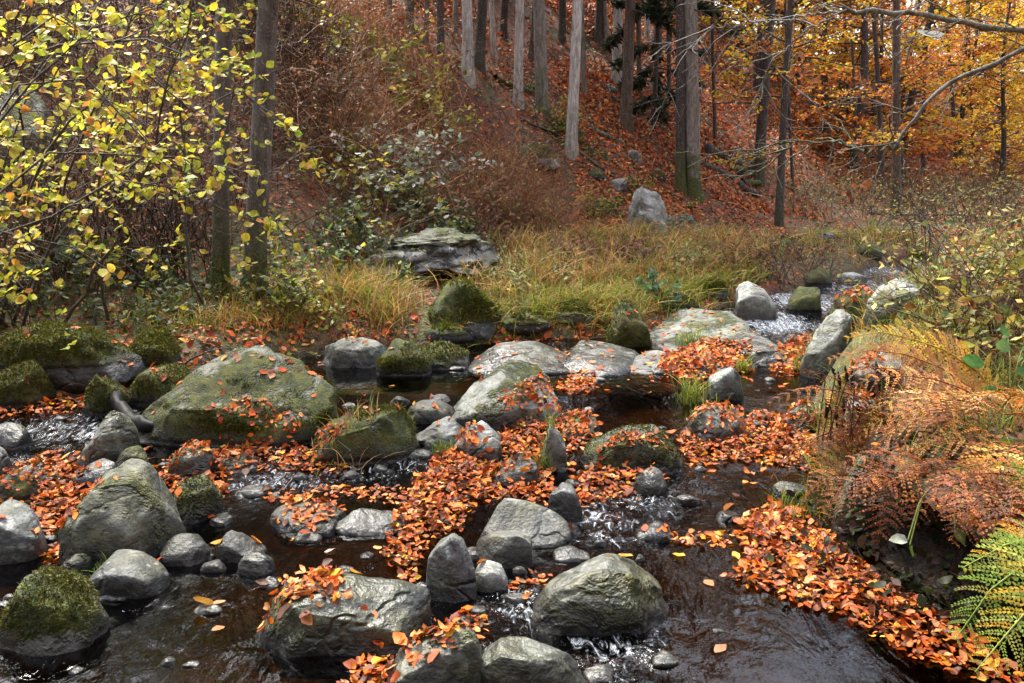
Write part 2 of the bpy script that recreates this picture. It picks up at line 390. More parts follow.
# ------------------------------------------------------------------ stream water
RAPIDS = [((50, 432), .55, .72), ((105, 428), .35, .85), ((30, 470), .3, .5), ((270, 478), .4, .8), ((340, 470), .35, .75), ((390, 466), .35, .7), ((420, 490), .2, .5), ((235, 560), .16, .2), ((150, 600), .2, .3), ((40, 665), .22, .4),
          ((600, 520), .34, .8), ((650, 500), .32, .75), ((690, 480), .25, .5), ((520, 605), .25, .7), ((600, 645), .28, .7), ((640, 640), .2, .6), ((440, 610), .15, .35), ((660, 625), .15, .4), ((480, 600), .15, .4), ((615, 560), .2, .3),
          ((720, 382), .35, .5), ((735, 345), .55, 1.0), ((700, 330), .6, .8), ((770, 322), .8, 1.0), ((800, 300), .9, 1.0), ((850, 285), 1.0, .9), ((600, 355), .5, .6), ((760, 350), .4, .6), ((520, 355), .4, .3), ((880, 270), 1.4, .8), ((830, 300), .8, .8), ((680, 345), .5, .7), ((560, 350), .5, .6),
          ((760, 470), .3, .2), ((720, 455), .3, .25), ((690, 640), .2, .15), ((740, 665), .2, .2), ((480, 390), .3, .12), ((740, 400), .3, .3)]
def rapid_field(x, y):
    r = np.zeros_like(x)
    for (p, rad, a) in RAPIDS:
        c = W(*p); r = np.maximum(r, a*np.exp(-((x-c[0])**2+((y-c[1])*.8)**2)/(rad*rad)))
    return r
rows = [1.0]
while rows[-1] < 34: rows.append(rows[-1]*1.0055)
rows = np.array([-7, -4, -2, -.6, .2, .7]+rows); nc = 420
u = np.linspace(-1, 1, nc)
half = np.maximum(.72*np.abs(rows)+1.6, 2.4); half = np.where(rows < 1, 7.0, half)
WX = u[None, :]*half[:, None] + np.maximum(rows-14, 0)[:, None]*.3; WY = np.repeat(rows[:, None], nc, 1)
sdw = sd_poly(WX, WY, STREAM)
rap = rapid_field(WX, WY)
Pw = xyz(WX, WY)
rot = np.stack([WX*.8+WY*.6, (WY*.8-WX*.6)*.5, np.zeros_like(WX)], -1)
dis = rap*(.026*fbm(rot*6.5, 3, 41) + .014*fbm(rot*19, 2, 47)) + .003*fbm(rot*3.0, 2, 51)
WZ = zw(np.clip(WY, 0, 40)) + dis
idx = np.arange(WX.size).reshape(WX.shape)
Fw = np.stack([idx[:-1, :-1], idx[:-1, 1:], idx[1:, 1:], idx[1:, :-1]], -1).reshape(-1, 4)
keep = (sdw.ravel()[Fw].min(1) < .12); Fw = Fw[keep]
used = np.unique(Fw); remap = np.zeros(WX.size, int); remap[used] = np.arange(len(used))
Vw = np.stack([WX, WY, WZ], -1).reshape(-1, 3)[used]
tag(build('water', Vw, [remap[Fw]], M_WATER, attrs={'foam_sheen': (rap.ravel()[used])**1.2, 'rapid': rap.ravel()[used]}), 'dark brown stream water with small rapids among the rocks', 'stream', kind='structure')
# ------------------------------------------------------------------ stones
import bmesh
_ico = {}
def ico(sub):
    if sub not in _ico:
        bm = bmesh.new(); bmesh.ops.create_icosphere(bm, subdivisions=sub, radius=1)
        _ico[sub] = (np.array([v.co[:] for v in bm.verts]), np.array([[v.index for v in f.verts] for f in bm.faces])); bm.free()
    V, Fc = _ico[sub]; return V.copy(), Fc
RV, RF, RN = [], [], 0
ROCKS = []
def rock(label, box, prof=None, moss=.3, tone=1.0, lich=.4, seed=0, depth=1.0, sub=4, rough=.13, cuts=13, name='stone', cat='stone', group=None, damp=.25, dry=0, z=None, world=None, blunt=1.0, sink=.35, fuzz=0, boxy=.62, flat=True, slope=.0, mn=.03):
    global RN
    if moss >= .8 and dry: boxy, flat, cuts = .88, False, 6
    r = np.random.default_rng(seed+100)
    V, Fc = ico(sub)
    V = np.sign(V)*np.abs(V)**boxy
    for ci in range(cuts):
        n = r.normal(size=3); n[2] = abs(n[2])*.9; n /= np.linalg.norm(n); d = r.uniform(.70, 1.0)*blunt
        if ci < 2 and flat: n = np.array([r.normal(0, .22), r.normal(0, .2)-.1, 1.0]); n /= np.linalg.norm(n); d = r.uniform(.5, .62)
        k = V@n-d; V = V - np.maximum(k, 0)[:, None]*n*.92
    V = V + norm(V)*(rough*fbm(V*1.5+seed*3.7, 4, seed)+rough*.6*fbm(V*4.5+seed, 3, seed+5))[:, None]
    lo, hi = V.min(0), V.max(0); V = (V-(lo+hi)/2)/((hi-lo)/2)
    V[:, 2] = np.where(V[:, 2] < 0, V[:, 2]*sink*2, V[:, 2])
    if prof is not None:
        V[:, 2] = np.where(V[:, 2] > 0, V[:, 2]*np.interp((V[:, 0]+1)/2, np.linspace(0, 1, len(prof)), prof), V[:, 2])
    V[:, 2] = np.where(V[:, 2] > 0, V[:, 2]*(1-slope*(1-V[:, 1])/2), V[:, 2])
    if world is not None:
        cx, cy, sx, sy, h = world; z0 = ground(cx, cy) if z is None else z
    else:
        x0, y0, x1, y1 = box
        b = W((x0+x1)/2, y1) if z is None else None
        bb = Pt((x0+x1)/2, y1) if b is not None else None
        if bb is not None and (bb[2] - float(zw(max(bb[1], 0))) > .12): b = bb
        if b is None:
            d = ray((x0+x1)/2, y1); t = (z-CAM_Z)/d[2]; b = np.array([d[0]*t, d[1]*t, z])
        z0 = b[2]; D = b[1]
        sx = (x1-x0)/F*D/2
        lmax = .8*(y1-y0)*D*D/(F*(CAM_Z-z0)) if CAM_Z-z0 > .3 else 9
        sy = min(depth*sx, max(lmax/2, .15*sx)); cx, cy = b[0], b[1]+sy*.9; h = max((y1-y0)/F*D*.7, .03)
        if dry:
            b = Pt((x0+x1)/2, y1); cx, cy = b[0], b[1]+.25*(x1-x0)/F*b[1]; sx = (x1-x0)/F*cy/2; sy = .8*sx; z0 = ground(cx, cy); h = (y1-y0)/F*cy*.8
        for it in range(10):
            Q = V*np.array([sx, sy, h])+np.array([cx, cy, z0]); vis = Q[:, 2] > z0+.002
            px, py, dep = project(Q[vis])
            sx *= np.clip((x1-x0)/(px.max()-px.min()), .7, 1.4)
            cx += ((x0+x1)-(px.max()+px.min()))/2/F*cy
            if not dry: cy = max(cy*(1 + .6*(py.max()-y1)/(max(y1-190, 25))), .8)
            else: z0 = ground(cx, cy)
            h = np.clip(h + (py.min()-y0)/F*cy*.8, .03, 5)
    if 0: print('DRY', label[:30], box, [round(float(q),2) for q in (cx,cy,z0,sx,sy,h)])
    Q = V*np.array([sx, sy, h])+np.array([cx, cy, z0])
    o = build(name, Q, [Fc], M_ROCK, loc=(cx, cy, z0))
    tag(o, label, cat, group)
    o['moss'] = float(moss); o['tone'] = float(tone); o['lich'] = float(lich); o['rnd'] = float(seed*1.37 % 11); o['damp'] = float(damp); o['dry'] = float(dry); o['mn'] = float(mn)
    RV.append(Q); RF.append(Fc+RN); RN += len(Q); ROCKS.append((o, Q, Fc, moss))
    if fuzz and moss > .54: FUZZ.append((o, Q, Fc, fuzz, np.array([cx, cy, z0])))
    return o
FUZZ = []
B = 'boulder'
# --- the large ones in the stream
rock('large mossy boulder slanting up to the right, pale bare top, left of the stream', (138, 345, 337, 444), [.22, .45, .7,   .86, .96, 1, .98, .92], .84, .75, .6, 1, .85, 5, name=B, cat=B, fuzz=2500, cuts=12, mn=-.20, slope=.25)
rock('flat-topped dark mossy boulder just right of the large slanting boulder', (312, 405, 419, 460), [.7, .95, 1, 1, .95, .75], .78, .6, .2, 2, .8, 5, name=B, cat=B, fuzz=1500)
rock('pale lichen-spotted pointed boulder in the middle of the stream', (448, 359, 560, 425), [.2, .4, .62, .8, .95, 1, .9], .42, 1.25, 1.2, 3, .75, 5, name=B, cat=B, cuts=12)
rock('dome-shaped grey boulder with a mossy right flank at lower left', (58, 458, 187, 556), [.35, .75, .95, 1, .95, .75, .45], .42, .85, .35, 4, .8, 5, rough=.08, name=B, cat=B, fuzz=700)
rock('long dark boulder with white streaks lying in rippling water right of centre', (533, 553, 669, 634), [.65, .95, 1, 1, .9, .72, .5], .50, .42, .35, 5, .7, 5, name=B, cat=B, damp=.6, cuts=13, mn=-.12)
rock('dark boulder with red leaves heaped on its left side at bottom centre', (258, 572, 432, 655), [.5, .85, 1, 1, .95, .85, .6], .36, .52, .12, 6, .65, 5, name=B, cat=B, damp=.7)
rock('round dark grey mossy boulder in front of the right-hand leaf bank', (580, 424, 684, 474), [.35, .7, .92, 1, .95, .6], .55, .8, .4, 7, .8, 5, name=B, cat=B, fuzz=700)
rock('low mossy boulder with a dry straw across it at the left edge', (-8, 567, 110, 656), [.75, .9, 1, .95, .9, .6], .60, .75, .3, 8, .75, 5, name=B, cat=B, fuzz=1500)
rock('smooth pale rounded stone cut off by the left edge', (-30, 499, 46, 554), [.8, 1, 1, .9, .6], .1, 1.35, .3, 9, .8, 4, rough=.05, blunt=1.1)
rock('smooth grey sloping stone between the domed and the mossy boulder', (88, 549, 170, 594), [.7, 1, .95, .8, .6, .3], .15, 1.05, .2, 10, .7, 4, rough=.05)
rock('dark wedge-shaped stone beside the black driftwood', (76, 410, 141, 463), [.15, .4, .7, .95, 1, .9], .3, .75, .6, 11, .8, 4, damp=.7)
rock('banded grey boulder at the bottom edge, left of a blackish one', (384, 626, 497, 700), [.5, .8, 1, .9, .85, .7], .3, .65, .3, 12, .75, 5, name=B, cat=B, damp=.5)
rock('blue-grey boulder with a black left end at the bottom edge', (478, 636, 590, 705), [.7, 1, .95, .85, .7, .5], .25, .7, .3, 13, .75, 5, name=B, cat=B, damp=.7)
rock('upright smooth grey stone right of the central leaf heap', (426, 533, 476, 594), [.55, .8, 1, .95, .7], .12, 1.25, .3, 14, .9, 4, rough=.06, damp=.4)
rock('long pale slab-like stone behind the central round stone', (480, 498, 572, 546), [.7, 1, .98, .9, .7, .5], .2, 1.45, .3, 15, .75, 4, rough=.06, damp=.4, slope=.6)
rock('rounded grey stone in front of the long pale slab', (475, 530, 533, 566), [.7, 1, 1, .85], .22, 1.1, .3, 16, .8, 4, rough=.06)
rock('small speckled lichen stone in front of the rounded grey stone', (474, 560, 508, 588), [.8, 1, .8], .3, 1.0, 1.1, 17, .8, 3)
rock('pale pointed stone between two leaf heaps', (549, 482, 583, 517), [.8, 1, .85, .6], .1, 1.5, .3, 18, .8, 4, damp=.4)
rock('leaf-covered flat stone in the water right of the domed boulder', (270, 500, 347, 537), [.5, .9, 1, .95, .7], .35, .8, .3, 19, 1.9, 4, slope=.6)
rock('flat wet stone at the tip of the central leaf heap', (334, 508, 407, 535), [.6, 1, .9, 1, .6], .1, 1.15, .4, 20, 1.9, 4, damp=.8, slope=.6)
rock('small domed stone at the end of a row in the left pool', (216, 530, 267, 562), [.6, 1, .8, .5, .35], .2, 1.05, .3, 21, .8, 4)
rock('flat wet stone under the small domed one in the left pool', (238, 551, 275, 573), [.8, 1, .7], .05, .95, .3, 22, .8, 3, damp=.8)
rock('tiny flat stone left of the flat wet one in the left pool', (200, 559, 226, 571), [.8, 1, .7], .25, .9, .2, 23, .8, 3)
rock('low grey stone between the domed boulder and the left pool', (160, 533, 212, 563), [.5, .9, 1, .6], .2, .95, .3, 24, .8, 3)
rock('mossy stone with leaves behind the domed boulder', (163, 474, 224, 522), [.6, 1, .95, .7], .55, .75, .2, 25, .8, 4, fuzz=400)
rock('whitish leaf-strewn wet stone left of the pointed lichen boulder', (413, 416, 466, 446), [.6, .9, 1, .8], .1, 1.35, .5, 26, .8, 4, damp=.6, slope=.6)
rock('pale wet stone below the pointed lichen boulder', (453, 420, 502, 459), [.6, 1, .9, .7], .15, 1.35, .6, 27, .8, 4, damp=.6, slope=.6)
rock('narrow upright greenish white slab in the leaf bank', (541, 418, 567, 465), [.6, .9, 1, .8], .35, 1.3, .9, 28, .8, 4)
rock('small leaf-topped stone left of the pointed lichen boulder', (408, 399, 458, 421), [.6, 1, .8], .3, 1.0, .4, 29, .7, 3)
rock('dark mossy stone right of the greenish white slab', (563, 412, 600, 440), [.6, 1, .8], .6, .8, .4, 30, 1.9, 3, slope=.6)
rock('wet brown-grey stone emerging behind the central leaf heap', (492, 452, 540, 482), [.5, 1, .8], .15, 1.0, .3, 31, .7, 3, damp=.6)
rock('grey slab with a grass tuft in the middle of the right leaf bank', (684, 404, 748, 438), [.6, 1, .9, .7], .3, 1.2, .5, 32, .8, 4)
rock('little whitish wet stone dripping below the upper right leaf drift', (708, 366, 744, 394), [.6, 1, .7], .1, 1.5, .5, 33, .9, 3, damp=.7)
rock('leaf-covered slab in front of the streaked grey ledge', (620, 350, 682, 374), [.4, .8, 1, .9], .15, 1.2, .4, 34, 1.9, 4, slope=.6)
rock('broad flat wet slab with leaves on the near side of the grass bank', (468, 341, 576, 374), [.7, 1, .95, .8], .12, .95, .3, 35, 1.9, 4, damp=.8, rough=.05, slope=.6)
rock('broad bluish wet slab right of the leafy flat slab', (553, 340, 644, 376), [.6, 1, .95, .7], .08, .9, .3, 36, 1.9, 4, damp=.95, rough=.05, slope=.6)
rock('long streaked grey and white ledge across the upper stream', (636, 309, 757, 353), [.6, .9, 1, 1, .95, .7], .45, 1.0, .8, 37, 1.9, 5, name=B, cat=B, slope=.6)
rock('wet grey shelf where the water steps down at upper right', (726, 330, 790, 362), [.8, 1, .9, .6], .1, .95, .4, 38, 1.9, 4, damp=.9, slope=.6)
rock('flat wet shelf at the foot of the step, upper right', (690, 356, 730, 376), [.7, 1, .7], .05, 1.0, .3, 381, .9, 3, damp=.9, slope=.6)
rock('tilted pale stone pointing up at the right of the upper stream', (800, 309, 852, 374), [.35, .55, .75, .95, 1], .3, 1.1, .7, 39, .8, 4, slope=.5)
rock('big boulder with a black right face far up the stream', (866, 277, 934, 319), [.75, 1, 1, .9, .8], .3, 1.2, .8, 40, .8, 4, name=B, cat=B)
rock('mossy stone leaning on the boulder far up the stream', (828, 289, 880, 317), [.5, .9, 1, .8], .7, .95, .4, 41, .8, 4)
rock('white-spotted grey stone at the far grassy shore', (735, 281, 777, 312), [.7, 1, .9, .6], .3, 1.3, 1.2, 42, .8, 4)
rock('dark mossy stone at the far grassy shore right of the spotted one', (785, 286, 822, 311), [.7, 1, .8], .85, .7, .2, 43, .8, 3)
rock('pale flat stone in the far bend of the stream', (836, 272, 868, 284), [.7, 1, .8], .1, 1.4, .5, 44, .8, 3)
rock('pale wet block behind the yellow bracken frond', (838, 393, 884, 424), [.8, 1, 1, .8], .1, 1.5, .5, 45, .8, 4)
rock('whitish slab seen under the yellow bracken frond', (850, 352, 912, 380), [.7, 1, .9], .1, 1.5, .4, 46, .8, 4, slope=.6)
rock('grey stone beside the dead flower stalks', (786, 400, 826, 430), [.6, 1, .8], .3, 1.1, .4, 47, .8, 3)
# --- left shore
rock('long low mossy boulder lying on the left bank', (-10, 321, 142, 367), [.8, 1, .95, 1, .8, .6], .92, .6, .1, 48, .5, 5, name=B, cat=B, fuzz=2500, damp=.1)
rock('mossy boulder at the right end of the long low one', (122, 326, 182, 366), [.7, 1, 1, .8], .92, .6, .1, 49, .8, 4, name=B, cat=B, fuzz=1200, damp=.1)
rock('dark mossy stone at the left edge above the white water', (-20, 358, 62, 406), [.9, 1, .9, .7], .85, .6, .2, 50, .7, 4, fuzz=1000)
rock('mossy stone with leaves at the left shore behind the wedge stone', (82, 374, 130, 412), [.6, 1, .8], .75, .7, .2, 51, .8, 4, fuzz=500)
rock('green mossy stone left of the large slanting boulder', (124, 364, 190, 402), [.6, 1, 1, .8], .85, .7, .2, 52, .8, 4, fuzz=700)
rock('grey ledge stone behind the large slanting boulder', (322, 337, 388, 364), [.7, 1, .9, .7], .3, 1.0, .5, 53, .7, 4)
rock('mossy stone on the shore under the dry grass', (376, 338, 432, 371), [.6, 1, .9, .7], .85, .7, .2, 54, .8, 4, fuzz=700)
rock('dark stone with moss and leaves left of the leafy flat slab', (418, 341, 470, 369), [.7, 1, .7], .7, .7, .2, 55, .8, 4, fuzz=400)
rock('brown dark stone with moss below the black driftwood', (110, 445, 150, 470), [.6, 1, .8], .65, .7, .2, 56, .8, 3)
rock('dark stone leaning against the foot of the large slanting boulder', (168, 440, 216, 474), [.5, 1, .8], .5, .6, .3, 57, .8, 4, damp=.6)
rock('low dark mossy slab in front of the large slanting boulder', (205, 452, 262, 472), [.6, 1, .9, .6], .6, .6, .2, 58, .7, 4)
rock('dark stone wrapped in leaves at the left edge', (-12, 468, 38, 502), [.8, 1, .7], .4, .7, .3, 59, .8, 4)
rock('leaf-covered stone in the white water at the left edge', (-15, 422, 34, 448), [.8, 1, .7], .3, .7, .3, 60, .8, 3, damp=.8)
rock('small pale stone at the left edge amid leaves', (-15, 446, 12, 470), [.8, 1, .7], .05, 1.5, .3, 61, .8, 3)
rock('flat wet stone with leaves behind the domed boulder', (72, 458, 118, 484), [.6, 1, .8], .1, 1.2, .3, 62, .8, 3, damp=.8, slope=.6)
rock('small brown stone above the mossy boulder at lower left', (58, 553, 96, 576), [.6, 1, .8], .25, .7, .3, 63, .8, 3)
rock('small wet stone in the ripples right of the pale pointed stone', (634, 520, 674, 542), [.5, 1, .7], .1, .85, .3, 64, .8, 3, damp=.9)
rock('small flat wet stone in the ripples above the long dark boulder', (553, 545, 590, 562), [.5, 1, .7], .1, 1.2, .4, 65, .8, 3, damp=.9, slope=.6)
rock('black wet stone at the foot of the leaf heap by the round dark boulder', (632, 466, 668, 492), [.6, 1, .8], .2, .5, .2, 66, .8, 3, damp=.8)
rock('small dark stone at the lower tip of the central leaf heap', (408, 582, 432, 600), [.6, 1, .8], .1, .6, .2, 67, .8, 3, damp=.9)
rock('moss-green cushion stone at the water side of the grass bank, nearer one', (495, 308, 552, 335), [.7, 1, .9], .9, .7, .2, 68, .8, 4, fuzz=800, dry=1)
rock('tall mossy hump below the rock outcrop', (428, 279, 500, 334), [.5, .9, 1, .8, .6], 1.0, .8, .1, 69, .8, 4, name=B, cat=B, fuzz=2200, dry=1)
for i, (lab, bx) in enumerate([('low green mossy rock in the dry grass right of the tall hump', (470, 300, 502, 322)), ('low mossy rock at the grassy shore below the dark leafy plant', (660, 296, 700, 314)), ('mossy rock between the grass and the far bend, left one', (700, 280, 728, 297)), ('olive mossy rock on the far shore beyond the bend', (905, 250, 940, 264)), ('small mossy rock on the leafy flat behind the golden grass', (770, 238, 800, 252)), ('small pale rock on the leafy flat behind the golden grass', (815, 232, 836, 242))]):
    rock(lab, bx, [.7, 1, .9], .9 if i < 5 else .2, .8, .3, 320+i, 1, 3, dry=1, damp=0, fuzz=500)
rock('mossy hump on the shore left of the streaked ledge', (606, 298, 652, 346), [.7, 1, .9, .7], .8, .8, .4, 70, .8, 4, fuzz=800, dry=1)
rock('low mossy stone at the shore below the tall hump', (425, 322, 470, 345), [.7, 1, .8], .95, .7, .1, 71, .8, 3, fuzz=500, dry=1)
rock('mossy shore stone between leaves and the flat slabs', (548, 300, 592, 322), [.7, 1, .8], .9, .7, .1, 72, .8, 3, dry=1, fuzz=500)
# --- on the slope
rock('standing pale grey rock at the foot of the wooded slope', (624, 186, 668, 240), [.6, 1, .8, .9, .55], .2, 1.5, .9, 73, .8, 5, dry=1, cuts=14, flat=False, rough=.22, boxy=.5, damp=0, name=B, cat=B)
_p = Pt(430, 292); _g = ground(_p[0], _p[1])
rock('dark layered rock outcrop with a pale top jutting from the left bank', None, [.55, .7, .8, .95, 1, .9], .45, .3, .5, 74, .8, 5, dry=1, cuts=16, damp=.1, flat=False, boxy=.5, name='rock_outcrop', cat='outcrop', world=(_p[0]+.05, _p[1]+.8, .72, .65, .32), z=_g+.42, sink=.5, rough=.30, slope=.2)
rock('dark rock wedge holding up the layered outcrop from behind', None, [.8, 1, 1, .9], .3, .35, .2, 742, .8, 4, dry=1, cuts=14, damp=.2, name='rock_outcrop', cat='outcrop', world=(_p[0]+.1, _p[1]+1.35, .75, .5, .75), z=_g-.1, rough=.16)
rock('pale bare block left of the layered outcrop', None, [.5, .8, 1, .9], .4, .5, .6, 741, .9, 4, dry=1, cuts=14, damp=.1, world=(_p[0]-.55, _p[1]+.6, .42, .45, .42), z=_g+.2, slope=.3)
rock('mossy rock with a white patch halfway up the leafy slope', (518, 142, 560, 170), [.6, .9, 1, .7], .7, .9, .9, 75, .8, 4, dry=1, damp=0)
rock('small pale stone above the standing rock', (610, 178, 627, 191), [.8, 1, .8], .1, 1.4, .6, 76, .8, 3, dry=1, damp=0)
rock('small grey stone beside the double spruce trunk', (628, 150, 642, 164), [.8, 1, .8], .2, 1.2, .8, 77, .8, 3, dry=1, damp=0)
rock('dark shaded rock face behind the hazel at the left edge', (-40, 78, 64, 200), [.8, 1, .95, .9, .6], .45, .8, .5, 78, .7, 4, dry=1, damp=.1, cuts=14, name='rock_outcrop', cat='outcrop')
rock('mossy rock on the far valley floor', (852, 241, 884, 256), [.7, 1, .8], .9, .8, .2, 79, .8, 3, dry=1, damp=0)
rock('brown mossy stone by the flat water in the far bend', (800, 268, 832, 284), [.7, 1, .8], .8, .8, .2, 80, .8, 3)
for i, (lab, bx) in enumerate([('small mossy rock among the litter left of the double trunk', (648, 168, 666, 180)), ('mossy rock in the leaves below the pale straight beech trunk', (585, 168, 605, 180)), ('dark rock on the slope between the stout and the pale straight trunk', (552, 120, 566, 130)), ('low mossy rock on the slope above the forked dark tree', (728, 166, 748, 176)), ('grey rock in the leaves right of the standing rock', (676, 214, 694, 224)), ('mossy rock far up between the slim pale trunks', (526, 82, 540, 92)), ('dark rock at the foot of the mottled pale trunk', (604, 84, 618, 94))]):
    rock(lab, bx, [.7, 1, .9], [.9, .85, .4, .9, .3, .9, .3][i], .7, .4, 340+i, 1, 3, dry=1, damp=0)
# --- filler stones between the boulders
spots = [(150, 498), (205, 505), (20, 560), (50, 540), (128, 560), (300, 478), (352, 476), (400, 520), (466, 500), (512, 480), (560, 470), (592, 470), (600, 545), (640, 560), (520, 572), (462, 572), (440, 632), (466, 622), (700, 470), (660, 430), (760, 425), (790, 450), (770, 380), (800, 360), (790, 340), (660, 372), (600, 380), (440, 400), (400, 402), (250, 470), (300, 455), (60, 420), (100, 470), (46, 480), (10, 600), (150, 585), (700, 345), (765, 310), (820, 300), (880, 300), (420, 455), (380, 470)]
for i, (px, py) in enumerate(spots):
    w = rng.uniform(4, 11)*(1 if py > 380 else .8)
    rock('small wet stone half sunk among the boulders of the stream', (px-w, py-w*.6, px+w, py+w*.2), [.6, 1, .9, .6], rng.uniform(0, .5), rng.uniform(.6, 1.3), .4, 200+i, .85, 3, damp=.7, group='small stones between the boulders')
k = 0
while k < 70:
    p = W(rng.uniform(0, 830), rng.uniform(345, 675)); 
    if abs(p[0]) > .7*p[1]+.1: continue
    r_ = rng.uniform(.02, .065)*(1 if p[1] > 3.2 else .7); k += 1
    rock('small wet stone half sunk among the boulders of the stream', None, [.7, 1, .9, .7], rng.uniform(0, .5), rng.uniform(.5, 1.2), .4, 400+k, 1, 3, damp=.8, group='small stones between the boulders', world=(p[0], p[1], r_*rng.uniform(1, 1.6), r_*rng.uniform(.8, 1.2), r_*rng.uniform(.4, .8)), z=float(zw(p[1])))
# overhanging sod of the right bank
rock('dark sod ledge of earth and roots overhanging the hollow of the right bank', None, [.8, 1, 1, 1], .3, .18, 0, 300, .8, 4, dry=1, damp=0, name='sod_ledge', cat='bank', world=(2.28, 3.15, .66, 1.0, .14), z=.42, sink=.5, rough=.2)
rock('dark damp rock at the water side of the brown bracken', (832, 455, 880, 528), [.7, 1, .95, .8], .5, .35, .1, 302, .6, 4, damp=.4, name='bank_rock', cat='rock')
SOD = ROCKS[-2][0]; SOD.data.materials[0] = M_GROUND
# moss fuzz as a child of its stone
for (o, Q, Fc, nb, org) in FUZZ:
    A, Bv, Cv = Q[Fc[:, 0]], Q[Fc[:, 1]], Q[Fc[:, 2]]
    fn = np.cross(Bv-A, Cv-A); ar = np.linalg.norm(fn, axis=1); fn = fn/np.maximum(ar[:, None], 1e-9)
    cen = (A+Bv+Cv)/3
    w = ar*np.clip(.55+fn[:, 2]*o['mn']*4, 0.02, 1)*(cen[:, 2] > org[2]+.07)*np.clip(fbm(cen*2.6+o['rnd'], 3, 77)*2.2+o['moss']-.1, 0, 1)
    if w.sum() <= 0: continue
    k = rng.choice(len(Fc), nb*3, p=w/w.sum()); a = rng.uniform(size=(len(k), 2)); a = np.where(a.sum(1, keepdims=True) > 1, 1-a, a)
    p = A[k]+a[:, :1]*(Bv[k]-A[k])+a[:, 1:]*(Cv[k]-A[k]); n = fn[k]
    s = max(.008, .0022*org[1])
    d = norm(n+rng.normal(0, .6, p.shape)); sd_ = norm(np.cross(d, rng.normal(size=p.shape)))
    hgt = s*rng.uniform(.8, 2.0, (len(k), 1))
    V = np.stack([p-sd_*s*.4, p+sd_*s*.4, p+d*hgt], 1).reshape(-1, 3)-org
    c = np.repeat(palette(len(k), [((.13, .15, .018), 3), ((.075, .095, .012), 3), ((.22, .21, .03), 1.3), ((.12, .09, .018), 1)], .3)*o['moss'], 3, 0)
    m = build('moss', V, [np.arange(len(V)).reshape(-1, 3)], M_GRASS, o, c)

BVH = BVHTree.FromPolygons([tuple(v) for v in np.concatenate(RV)], [tuple(int(q) for q in f) for f in np.concatenate(RF)])
def drop(xy):
    """height and normal of the top surface below each xy (stones, else water or ground)"""
    x, y = xy[:, 0], xy[:, 1]
    sd = sd_poly(x, y, STREAM)
    z = np.where(sd < 0, np.maximum(zw(np.clip(y, 0, 40)), H(x, y)), H(x, y))
    n = np.where((sd < 0)[:, None], np.array([0, 0, 1.]), normal_at(x, y)); onrock = np.zeros(len(x), bool)
    for i in range(len(x)):
        hit = BVH.ray_cast(Vector((x[i], y[i], 8)), Vector((0, 0, -1)))
        if hit[0] is not None and hit[0].z > z[i] and hit[0].z < z[i]+1.6:
            z[i] = hit[0].z; n[i] = hit[1][:] if hit[1].z > 0 else [-q for q in hit[1]]; onrock[i] = True
    return z, n, onrock

